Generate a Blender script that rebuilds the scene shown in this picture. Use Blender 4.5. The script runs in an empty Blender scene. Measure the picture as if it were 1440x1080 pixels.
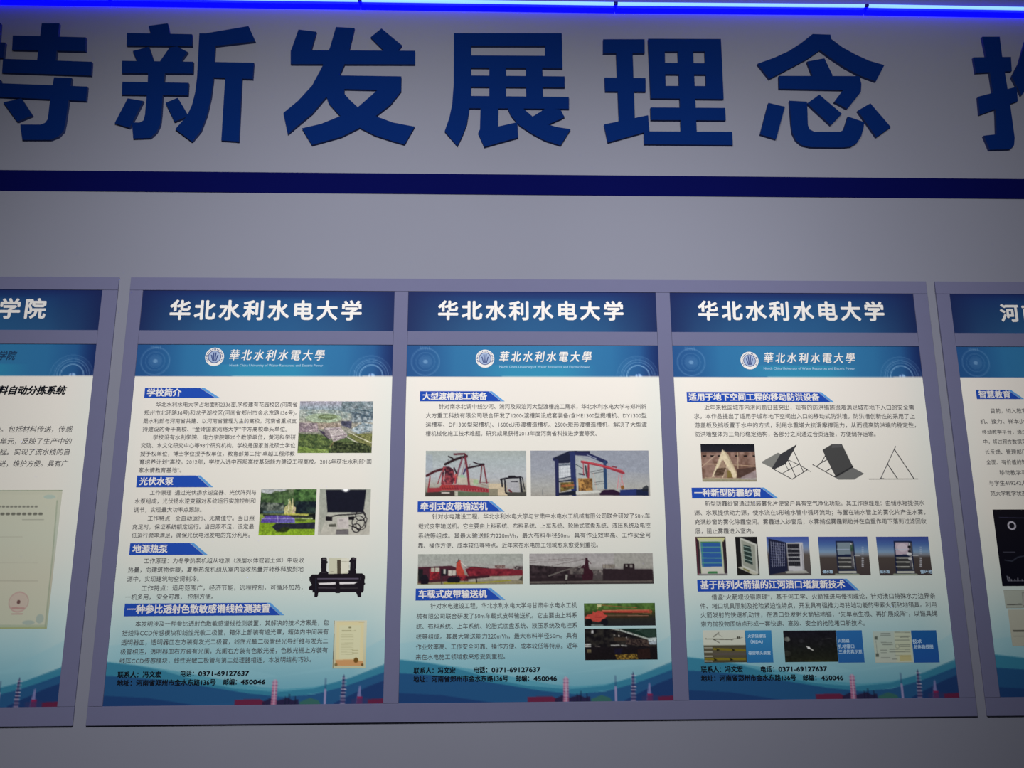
import bpy, bmesh, math, random
import numpy as np
from mathutils import Vector, Matrix
from mathutils.geometry import delaunay_2d_cdt
SC = bpy.context.scene
COL = SC.collection
R = math.radians

# ---------------------------------------------------------------- camera, world, lights, exposure
cd = bpy.data.cameras.new('camera'); cam = bpy.data.objects.new('camera', cd); COL.objects.link(cam)
cd.sensor_width = 36.0; cd.lens = 27.0; cd.clip_start = 0.02       # 1080 px focal length on a 1440 px frame
YAW, PITCH, ROLL = 0.028221, 0.204029, -0.004367
CAM_Z = 1.55; CAM_D = 1.78
rot = Matrix.Rotation(-YAW, 4, 'Z') @ Matrix.Rotation(math.pi/2 + PITCH, 4, 'X') @ Matrix.Rotation(ROLL, 4, 'Z')
cam.matrix_world = Matrix.Translation((0, -CAM_D, CAM_Z)) @ rot
SC.camera = cam

w = bpy.data.worlds.new('world'); SC.world = w; w.use_nodes = True
w.node_tree.nodes['Background'].inputs[0].default_value = (0.55, 0.6, 0.75, 1)
w.node_tree.nodes['Background'].inputs[1].default_value = 0.04

def spot(name, loc, aim, power, size, cone, blend, color):
    l = bpy.data.lights.new(name, 'SPOT'); l.energy = power; l.shadow_soft_size = size; l.spot_size = R(cone); l.spot_blend = blend; l.color = color
    o = bpy.data.objects.new(name, l); COL.objects.link(o); o.location = loc
    o.rotation_euler = (Vector(aim) - Vector(loc)).to_track_quat('-Z', 'Y').to_euler(); o['kind'] = 'helper'
    return o
spot('fitted_overhead_spot', (-0.154, -1.759, 2.607), (-0.28, 0, 1.519), 172, 0.2, 109, 1.0, (1.0, 0.99, 0.985))
spot('fitted_overhead_spot', (0.696, -2.055, 2.60), (0.988, 0, 2.329), 89, 0.2, 56.6, 1.0, (1.0, 0.99, 0.985))  # second spot, added to shape the falloff of light across the wall
SC.view_settings.view_transform = 'Standard'; SC.view_settings.look = 'None'; SC.view_settings.gamma = 1; SC.view_settings.use_curve_mapping = False
SC.view_settings.exposure = 0.0

# ---------------------------------------------------------------- measured data (millimetres on the wall; poster data from its top left corner)
PW = 601.72
EDGES = {'b0r':-892.95,'b1l':-864.97,'b1r':1075.96,'b2l':1097.56,'h0r':-929.72,'h1l':-833.63,'h1r':-233.01,'h2l':-199.33,'h2r':401.7,'h3l':436.67,'h3r':1040.19,'h4l':1131.62,'bb':1170.65,'bt':2179.56,'gb':2402.71,'gt':2457.74,'hb':2047.58,'ht':2147.13,'pb':1209.48,'pt':2013.08}
XL = {0:-1531.44,1:-833.63,2:-199.33,3:436.67,4:1131.62}
LED = [[-1268.77,2935.45],[-833.14,2936.7],[-392.04,2936.91],[-169.46,2936.91],[326.96,2937.51],[868.83,2941.77],[1157.44,2944.06],[1428.23,2941.05]]
LEDJ = [[-987.92,2935.07],[-342.07,2936.71],[326.96,2937.51],[995.55,2943.05]]
LEDLOW = [[-1274.51,2922.77],[-836.89,2923.89],[-393.79,2923.97],[54.77,2925.12],[508.98,2926.28],[969.26,2930.7],[1434.63,2927.55]]
LETTERS = [
('特',[[[-1155.37,2863.58],[-1111.17,2864.3],[-1107.83,2752.15],[-1154.64,2751.47]],[[-1224.09,2827.37],[-1039.79,2824.84],[-1036.12,2784.61],[-1220.8,2786.13]],[[-1240.01,2760.18],[-1017.27,2754.88],[-1015.04,2715.9],[-1237.52,2721.27]],[[-1106.7,2709.69],[-1062.32,2708.54],[-1064.09,2585],[-1066.01,2561],[-1077.44,2545.52],[-1095.42,2536.81],[-1164.08,2536.05],[-1174.39,2577.53],[-1124.76,2578.11],[-1114.56,2582.69],[-1108.7,2593.06],[-1109.27,2643.18]],[[-1249.82,2691.57],[-1021.11,2684.84],[-1019.91,2644.32],[-1244.89,2653.6]],[[-1223.81,2638.25],[-1181.16,2649.9],[-1147.7,2602.92],[-1182.4,2585.32]],[[-1302.67,2809.24],[-1240.31,2806.61],[-1239.71,2762.67],[-1299.93,2765.34]],[[-1336.76,2852.67],[-1295.03,2846.1],[-1302.83,2717.53],[-1344.49,2727.52]],[[-1297.42,2864.18],[-1259.41,2862.62],[-1233.87,2521.73],[-1270.29,2521.34]],[[-1336.71,2671.54],[-1238.63,2700.84],[-1232.8,2655.49],[-1327.39,2626.56]]]),
('新',[[[-883.96,2860.7],[-835.92,2868.78],[-827.81,2837.23],[-875.25,2834.67]],[[-936.6,2839.14],[-771.22,2838.12],[-768.5,2803.78],[-934.36,2802.69]],[[-917.4,2787.14],[-877.54,2800.32],[-861.07,2757.55],[-901.79,2755.18]],[[-825.16,2798.59],[-806.47,2802.48],[-778.2,2786.35],[-789.34,2767.53],[-792.6,2749.62],[-844.71,2750.66],[-845.49,2759.56]],[[-941.47,2758.88],[-761.76,2758.64],[-760.37,2725.18],[-938.71,2724.1]],[[-875.07,2755.57],[-831.01,2756.2],[-830.9,2664.29],[-829.17,2608.61],[-829.85,2581],[-837.31,2560.31],[-851.35,2544.76],[-892.72,2542.59],[-900.57,2586.36],[-880.8,2586.59],[-872.06,2592.55],[-870.08,2608.11],[-870.86,2691.85]],[[-935.05,2699.43],[-768.97,2698.86],[-768,2663.36],[-932.82,2663.66]],[[-917.2,2653.38],[-877.62,2646.22],[-904.71,2571.53],[-942.94,2583.79]],[[-821.8,2642.05],[-792.75,2656.39],[-765.8,2612.85],[-760.58,2605.98],[-794.99,2590.02]],[[-752.96,2840.95],[-736.4,2841.21],[-628.61,2864.09],[-607.88,2819.98],[-709.78,2804.67],[-707.43,2708.19],[-709.42,2658.86],[-715.76,2609.99],[-727.86,2564.99],[-747.23,2535.68],[-791.72,2569.41],[-765.24,2605.93],[-755.29,2637.31],[-750.24,2672.36],[-748.84,2714.7]],[[-711.15,2758.65],[-608.1,2758],[-608.33,2711.67],[-711.1,2715.22]],[[-678.03,2715.68],[-635.35,2714.49],[-631.31,2536.96],[-675.19,2539.89]]]),
('发',[[[-499.68,2855.88],[-453.16,2850.24],[-464.11,2796.69],[-463.12,2776.33],[-469.39,2757.06],[-514.47,2756.41],[-515.28,2795.93]],[[-516.59,2795.91],[-197.08,2798.84],[-196.24,2759.52],[-514.43,2755.67]],[[-403.52,2864.95],[-355.35,2862.7],[-366.21,2800.02],[-377.61,2755.43],[-392.32,2714.87],[-419.41,2663.63],[-452.8,2616.48],[-489.6,2580.41],[-510.89,2558.93],[-525.34,2617.38],[-490.1,2651.9],[-456.62,2695.77],[-433.11,2750.96],[-415.9,2806.71]],[[-312.99,2836.31],[-285.62,2862.69],[-231.2,2814],[-243.94,2794.42],[-273.65,2793.97]],[[-392.75,2725.1],[-230.63,2724.42],[-230.24,2682.42],[-256.29,2644.06],[-292.64,2611.27],[-325.6,2582.33],[-376,2553.39],[-449.26,2529.68],[-476.5,2575.24],[-428.93,2588.23],[-378.37,2612.02],[-340.38,2634],[-290.08,2685.27],[-387.89,2686.51]],[[-426.87,2685.27],[-384.61,2685.83],[-360.72,2657.17],[-337.14,2634.04],[-292.64,2611.27],[-248.43,2593.92],[-193.79,2583.15],[-217.85,2533.96],[-247.04,2542.46],[-292.56,2557.86],[-338.5,2582.18],[-384.9,2613.73],[-412.13,2645.69]],[[-408.95,2721.95],[-376.3,2722.4],[-374.27,2671.46],[-413.56,2678.19]]]),
('展',[[[-97.34,2851.71],[-52.45,2852.42],[-51.35,2682.63],[-55.8,2633.12],[-61.84,2591.06],[-72.65,2559.69],[-84.99,2531.26],[-117.61,2571.3],[-106.38,2607.97],[-99.53,2646.65],[-96.34,2703.38]],[[-97.34,2851.71],[184.4,2856.16],[183.75,2818.66],[-96.93,2814.39]],[[140.81,2854.73],[184.36,2853.95],[184.23,2753.2],[139.5,2754]],[[-61.73,2787.28],[184.21,2789.46],[184.23,2753.2],[-61.46,2751.87]],[[-5.09,2776.51],[37.96,2777.14],[37.62,2648.38],[-4.86,2647.84]],[[89.82,2777.9],[132.02,2778.52],[132.69,2649.58],[90.08,2649.04]],[[-58.08,2729.64],[189.65,2730.2],[189.07,2698.65],[-57.85,2697.48]],[[-57.66,2671.2],[199.52,2671.7],[198.87,2637.69],[-57.41,2636.62]],[[-27.17,2640.51],[18.44,2641.08],[17.14,2585.71],[66.75,2598.86],[68.09,2556.08],[-17.27,2529.24],[-32.89,2567.07],[-28.5,2577.53]],[[37.62,2648.38],[82.95,2636.6],[105.12,2615.43],[143.14,2593.47],[168.53,2586.08],[202.23,2580.89],[175.63,2535.47],[136.19,2548.87],[104.65,2566.9],[73.06,2589.16],[50.92,2616.88]],[[140.56,2639.08],[177.35,2636.01],[187.54,2614.32],[146.33,2593.51],[104.94,2596.52],[106.72,2615.45]]]),
('理',[[[292.77,2840.04],[401.85,2841.73],[400.23,2800.64],[291.6,2799.02]],[[325.86,2804.38],[368.71,2805.02],[367.65,2607.9],[326.95,2600.76]],[[293.28,2728.28],[399.84,2728.38],[398.3,2689.58],[293.98,2688.88]],[[288.22,2594.99],[402.34,2622.33],[403.6,2578.43],[296.44,2544.9]],[[411.28,2843.28],[603.88,2845.57],[602.59,2808.52],[411,2805.65]],[[411.28,2843.28],[454.4,2843.95],[450.34,2670.98],[411.03,2670.47]],[[559.93,2844.88],[603.88,2845.57],[600.52,2671.22],[556.49,2672.01]],[[411.51,2772.46],[602.69,2773.84],[601.65,2741.11],[411.43,2740.17]],[[411.27,2706.05],[600.89,2707.91],[599.86,2670.53],[411.65,2670.48]],[[488.52,2838.18],[528.59,2838.8],[525.3,2566.57],[485.11,2566.12]],[[409.35,2644.53],[602.65,2645.59],[602.32,2610.03],[409.12,2609.06]],[[390.18,2576.95],[616.87,2578.22],[616.06,2541.16],[389.38,2541.32]]]),
('念',[[[849.28,2864.2],[896.38,2863.13],[891.34,2843.13],[866.38,2817.52],[831.86,2791.91],[784.52,2764.5],[724.18,2730.03],[695.9,2773.89],[741.6,2792.38],[781.86,2812.66],[816.13,2836.56]],[[876.66,2861],[897,2862.77],[897.85,2850.46],[925.49,2825.61],[959.2,2804.54],[993.16,2787.12],[1032.42,2774.81],[1004.86,2726.81],[963.04,2743.94],[926.47,2766.52],[890.25,2794.56],[860.2,2821.02]],[[827.85,2782.57],[874.55,2792.54],[892.08,2742.96],[878.25,2732.15],[839.96,2735.16]],[[749.86,2739.57],[962.83,2741.81],[965.78,2719.22],[962.25,2696.29],[921.68,2646.86],[889,2666.3],[915.54,2700.94],[747.67,2702.22]],[[772.16,2668.29],[818.17,2666.09],[814.48,2598.92],[818.54,2586.95],[830.01,2580.58],[896.52,2581.34],[906.54,2586.94],[914.76,2606.98],[921.22,2625.02],[962.66,2609.27],[959.54,2593.74],[950.83,2569.62],[937.92,2550.7],[921.13,2540.3],[898.77,2537.34],[816.91,2537.48],[795.3,2542.34],[780.65,2555.78],[772.82,2576.16],[771.33,2605.29]],[[817.76,2661.21],[851.84,2686.78],[906.03,2632.79],[874.41,2599.62]],[[716.62,2661.32],[759.03,2650.74],[728.96,2558.61],[688.72,2571.79]],[[948.33,2641.98],[983.99,2663.32],[1030.71,2596.28],[990.21,2567.33]]]),
('推',[[[1305.46,2863.19],[1352.95,2863.94],[1351.61,2804.3],[1353.79,2661.92],[1352.47,2569.2],[1347.87,2548],[1336.54,2537.34],[1282.19,2535],[1272.01,2574.65],[1306.15,2579.28],[1312.66,2639.87],[1312.21,2748.5]],[[1273.85,2801.3],[1375.13,2803.9],[1371.64,2761.8],[1274.63,2755.3]],[[1271.35,2686.11],[1378.05,2716.54],[1375.53,2674.81],[1268.89,2633.96]],[[1421.01,2853.76],[1463,2839.44],[1440.21,2776.02],[1412.07,2720.64],[1387.84,2691.25],[1369.4,2745.63],[1394.58,2786.43]],[[1413.24,2775.63],[1460.46,2776.31],[1436.38,2524.37],[1390.38,2523.89]],[[1421.57,2786.82],[1590.76,2789.27],[1584.82,2752.28],[1416.28,2749.94]],[[1425.48,2720.82],[1573.35,2722.81],[1567.51,2686.32],[1420.2,2684.42]],[[1419.34,2655.54],[1566.22,2657.38],[1560.44,2621.38],[1414.12,2619.63]],[[1412.25,2584.03],[1571.32,2585.84],[1564.99,2546.83],[1406.58,2545.12]],[[1508.34,2870.12],[1553.2,2852.05],[1531.42,2777.32],[1487.47,2776.69]],[[1501.55,2780.59],[1545.53,2781.22],[1509.35,2549.75],[1466.43,2549.29]]])]
HEADS = [
(0,[[-1164.82,2099.38],-1058.83,'学院']),
(1,[[-764.83,2097.53],-310.95,'华北水利水电大学']),
(2,[[-125.7,2099.3],320.73,'华北水利水电大学']),
(3,[[505.16,2101.02],960.26,'华北水利水电大学']),
(4,[[1254.14,2098.28],1568.17,'河南师范大学'])]
EMB = [
(1,181.78,29.59,22.13),
(2,185.77,32.6,22.05),
(3,185.11,35.88,21.78)]
BANNERS = [
(1,[26.17,104.54],163.85,[201.54,128.4]),
(1,[27.18,308.85],169.74,[201.16,335.4]),
(1,[25.85,460.1],167.18,[199.94,486]),
(1,[26.65,590.74],346.26,[378.04,617.57]),
(2,[32.41,111.79],202.47,[232.52,136.03]),
(2,[32.5,368.87],202.72,[231.91,392.99]),
(2,[32.02,562.22],201.31,[233.2,588.06]),
(3,[29.02,112.98],352.52,[381.61,137.69]),
(3,[29.2,339.28],198.86,[230.47,364.04]),
(3,[31.11,546.25],373.79,[400.82,572.44]),
(4,[35.25,106.99],121.28,[151.27,129.54])]
TEXTS = [
(1,'body_text','ink',0,0,1,[(55.46,382.26,144.2,'华北水利水电大学占地面积2336亩,学校建有花园校区(河南省'),(29.68,382.26,163.57,'郑州市北环路36号)和龙子湖校区(河南省郑州市金水东路136号)。'),(29.68,382.26,182.83,'是水利部与河南省共建、以河南省管理为主的高校，河南省重点支'),(29.68,361.81,202.02,'持建设的骨干高校、“金砖国家网络大学”中方高校牵头单位。'),(55.46,382.26,221.13,'学校设有水利学院、电力学院等20个教学单位，黄河科学研'),(29.68,382.26,240.13,'究院、水文化研究中心等98个研究机构。学校是国家首批硕士学位'),(29.68,382.26,259.07,'授予权单位，博士学位授予权单位，教育部第二批“卓越工程师教'),(29.68,559.26,277.92,'育培养计划”高校。2012年，学校入选中西部高校基础能力建设工程高校。2016年获批水利部“国'),(29.68,0,296.69,'家水情教育基地”。')]),
(1,'body_text','ink',0,0,1,[(59.89,299.04,347.93,'工作原理  通过光伏扬水逆变器、光伏阵列与'),(27.51,299.04,367.05,'水泵组成，光伏扬水逆变器对系统运行实施控制和'),(27.51,178.9,386.18,'调节，实现最大功率点跟踪。'),(59.89,299.04,405.33,'工作特点   全自动运行、无需值守。当日照'),(27.51,299.04,424.17,'充足时，保证系统额定运行。当日照不足，设定最'),(27.51,291.34,443.04,'低运行频率满足，确保光伏电池发电的充分利用。')]),
(1,'body_text','ink',0,0,1,[(60.14,415.35,499,'工作原理：为冬季热泵机组从地源（浅层水体或岩土体）中吸收'),(26.8,415.35,518.5,'热量，向建筑物供暖，夏季热泵机组从室内吸收热量并转移释放到地'),(26.8,184.31,538.07,'源中，实现建筑物空调制冷。'),(60.14,415.35,557.74,'工作特点：适用范围广，经济节能，远程控制，可循环加热，'),(26.8,218.58,576.93,'一机多用， 安全可靠， 控制方便。')]),
(1,'body_text','ink',0,0,1,[(53.96,476.89,633.89,'本发明涉及一种参比透射色散敏感谱线检测装置，其解决的技术方案是，包'),(26.95,476.89,653.23,'括线阵CCD传感模块和线性光敏二极管，箱体上部装有遮光罩，箱体内中间装有'),(26.95,476.89,672.66,'透明器皿，透明器皿左方装有发光二极管，线性光敏二极管经光导纤维与发光二'),(26.95,476.89,692,'极管相连，透明器皿右方装有光阑，光阑右方装有色散光栅，色散光栅上方装有'),(26.95,442.49,711.25,'线阵CCD传感模块，线性光敏二极管与第二处理器相连，本发明结构巧妙。')]),
(2,'body_text','ink',0,0,1,[(77.65,567.76,148.55,'针对南水北调中线沙河、湍河及双洎河大型渡槽施工需求，华北水利水电大学与郑州新'),(47.64,567.76,170,'大方重工科技有限公司联合研发了1200t渡槽架设成套装备(含ME1300型提槽机、DY1300型'),(47.64,567.76,191.33,'运槽车、DF1300型架槽机)、1600tU形渡槽造槽机、2500t矩形渡槽造槽机，解决了大型渡'),(47.64,449.22,212.56,'槽机械化施工技术难题。研究成果获得2013年度河南省科技进步壹等奖。')]),
(2,'body_text','ink',0,0,1,[(66.4,566.22,403.37,'针对水电建设工程，华北水利水电大学与甘肃中水电水工机械有限公司联合研发了50m车'),(35.32,566.22,425.02,'载式皮带输送机。它主要由上料系统、布料系统、上车系统、轮胎式底盘系统、液压系统及电控'),(35.32,566.22,446.68,'系统等组成。其最大输送能力220m³/h，最大布料半径50m。具有作业效率高、工作安全可'),(35.32,444.27,468.22,'靠、操作方便、成本较低等特点。近年来在水电施工领域愈来愈受到重视。')]),
(2,'body_text','ink',0,0,1,[(65.72,393.31,600.2,'针对水电建设工程，华北水利水电大学与甘肃中水电水工机'),(34.98,393.31,621.89,'械有限公司联合研发了50m车载式皮带输送机。它主要由上料系'),(34.98,393.31,643.67,'统、布料系统、上车系统、轮胎式底盘系统、液压系统及电控系'),(34.98,393.31,665.33,'统等组成。其最大输送能力220m³/h，最大布料半径50m。具有'),(34.98,393.31,686.88,'作业效率高、工作安全可靠、操作方便、成本较低等特点。近年'),(34.98,232.1,708.33,'来在水电施工领域愈来愈受到重视。')]),
(3,'body_text','ink',0,0,1,[(69.27,572.26,150.09,'近年来我国城市内涝问题日益突出，现有的防洪措施很难满足城市地下入口的安全需'),(44.04,572.26,171.56,'求。本作品提出了适用于城市地下空间出入口的移动式防洪墙。防洪墙创新性的采用了上'),(44.04,572.26,192.92,'游盖板及挡板置于水中的方式，利用水重增大抗滑摩擦阻力，从而提高防洪墙的稳定性，'),(44.04,473.32,214.18,'防洪墙整体为三角形稳定结构，各部分之间通过合页连接，方便储存运输。')]),
(3,'body_text','ink',0,0,1,[(58.42,571.56,376.12,'新型防霾纱窗通过加装雾化片使窗户具有空气净化功能。其工作原理是：由储水箱提供水'),(32.76,571.56,396.98,'源、水泵提供动力源，使水流在S形输水管中循环流动；布置在输水管上的雾化片产生水雾，'),(32.76,571.56,417.82,'充满纱窗的雾化除霾空间。雾霾进入纱窗后，水雾捕捉雾霾颗粒并在自重作用下落到过滤回收'),(32.76,166.99,438.56,'层，阻止雾霾进入室内。')]),
(3,'body_text','ink',0,0,1,[(61.38,572.92,585.05,'借鉴“火箭埋设锚原理”，基于河工学、火箭推进与侵彻理论，针对溃口特殊水力边界条'),(35.07,572.92,604.27,'件、堵口机具限制及抢险紧迫性特点，开发具有强推力与钻地功能的带索火箭钻地锚具。利用'),(35.07,572.92,623.57,'火箭发射的快速机动性，在溃口处发射火箭钻地锚，“先单点生根、再扩展成阵”，以锚具绳'),(35.07,405.28,642.78,'索为抛投物固结点形成一套快速、高效、安全的抢险堵口新技术。')]),
(4,'body_text','ink',0,0,1,[(65.54,152.37,158.55,'目前，切入教育'),(35.9,148.75,183.87,'机、接力、样本少、'),(37.58,145.11,209.38,'移动教学平台，通过'),(37.58,141.73,233.05,'中，将过程性数据采'),(38.04,138.3,257.1,'长反馈、管理部门'),(37.91,134.81,281.53,'全面、有价值的策'),(66.41,131.31,306.05,'移动教学平'),(37.97,127.86,330.16,'与学生419242人'),(38.65,124.39,354.52,'范大学教学状态')]),
(0,'body_text','ink',0,.15,1,[(373.93,568.81,202.06,'系统。包括材料传送，传感'),(390.4,569.62,229.87,'送单元，反映了生产中的'),(393.61,567.69,254.56,'过程。实现了流水线的自'),(397.07,566.78,281.07,'促进，维护方便。具有广')]),
(0,'heading_text','black',.035,.25,1,[(387.88,544.09,110.85,'料自动分拣系统')]),
(0,'script_title','dark_teal',.02,.3,1,[(334.58,419.76,27.64,'师范学院')]),
(1,'script_title','white',.018,.18,1.38,[(216.62,440.1,25.53,'華北水利水電大學')]),
(1,'english_title','pale',0,0,1,[(218.38,437.9,50.9,'North China University of Water Resources and Electric Power')]),
(2,'script_title','white',.018,.18,1.38,[(220.21,440.52,27.81,'華北水利水電大學')]),
(2,'english_title','pale',0,0,1,[(220.19,435.95,53.24,'North China University of Water Resources and Electric Power')]),
(3,'script_title','white',.018,.18,1.38,[(219.79,441.2,29.46,'華北水利水電大學')]),
(3,'english_title','pale',0,0,1,[(217.89,438.99,56.18,'North China University of Water Resources and Electric Power')]),
(1,'banner_text','white',.032,0,1,[(32.79,110.77,116.05,'学校简介')]),
(1,'banner_text','white',.032,0,1,[(34.34,109.7,322.11,'光伏水泵')]),
(1,'banner_text','white',.032,0,1,[(32.88,109.45,472.77,'地源热泵')]),
(1,'banner_text','white',.032,0,1,[(33.73,345.43,603.19,'一种参比透射色散敏感谱线检测装置')]),
(2,'banner_text','white',.032,0,1,[(39.67,190.39,123.91,'大型渡槽施工装备')]),
(2,'banner_text','white',.032,0,1,[(39.56,191.97,380.65,'牵引式皮带输送机')]),
(2,'banner_text','white',.032,0,1,[(39.1,191.12,574.58,'车载式皮带输送机')]),
(3,'banner_text','white',.032,0,1,[(34,346.27,125.56,'适用于地下空间工程的移动防洪设备')]),
(3,'banner_text','white',.032,0,1,[(35.54,189.15,351.42,'一种新型防霾纱窗')]),
(3,'banner_text','white',.032,0,1,[(38.26,367.6,558.16,'基于阵列火箭锚的江河溃口堵复新技术')]),
(4,'banner_text','white',.032,0,1,[(41.23,117.92,118.67,'智慧教育')]),
(1,'contact_text','black',.03,0,1,[(25.78,118.86,739.55,'联系人：冯文宏'),(161.03,189.05,738.38,'电话：'),(199.3,308.13,738.41,'0371-69127637'),(25.94,237.39,756.62,'地址：河南省郑州市金水东路136号'),(254.51,283.02,756.17,'邮编：'),(291.91,344.41,756.5,'450046')]),
(2,'contact_text','black',.03,0,1,[(31.33,122.32,736.5,'联系人：冯文宏'),(163.53,192.44,736.14,'电话：'),(202.3,309.63,736.17,'0371-69127637'),(30.78,238.39,754.21,'地址：河南省郑州市金水东路136号'),(255.74,284.68,754.7,'邮编：'),(294.86,345.46,755.05,'450046')]),
(3,'contact_text','black',.03,0,1,[(29.84,122,739.35,'联系人：冯文宏'),(162.96,192.61,740.03,'电话：'),(202.52,310.54,740.06,'0371-69127637'),(28.82,239.59,757.98,'地址：河南省郑州市金水东路136号'),(255.95,285.3,758.77,'邮编：'),(296.47,345.36,759.13,'450046')]),
(3,'caption_text','pale',.02,0,1,[(138.35,178.51,669.61,'火箭锚爆锚'),(143.95,171.22,681.82,'（RIDA）'),(137.53,187.13,705.69,'破空喷头装置')]),
(3,'caption_text','pale',.02,0,1,[(341.16,366.18,681.03,'火箭锚'),(340.86,376.32,693.19,'扎地锚口'),(340.63,392.96,704.57,'三维仿真示意')]),
(3,'caption_text','pale',.02,0,1,[(510.03,530.31,683.82,'技术'),(511.19,554.94,695.27,'总体路线图')]),
(3,'caption_text','pale',.02,0,1,[(319.57,342.56,530.52,'储水箱')]),
(3,'caption_text','pale',.02,0,1,[(451.11,473.36,531.21,'储水箱'),(545.15,571.6,531.7,'循环池')])]
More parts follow.
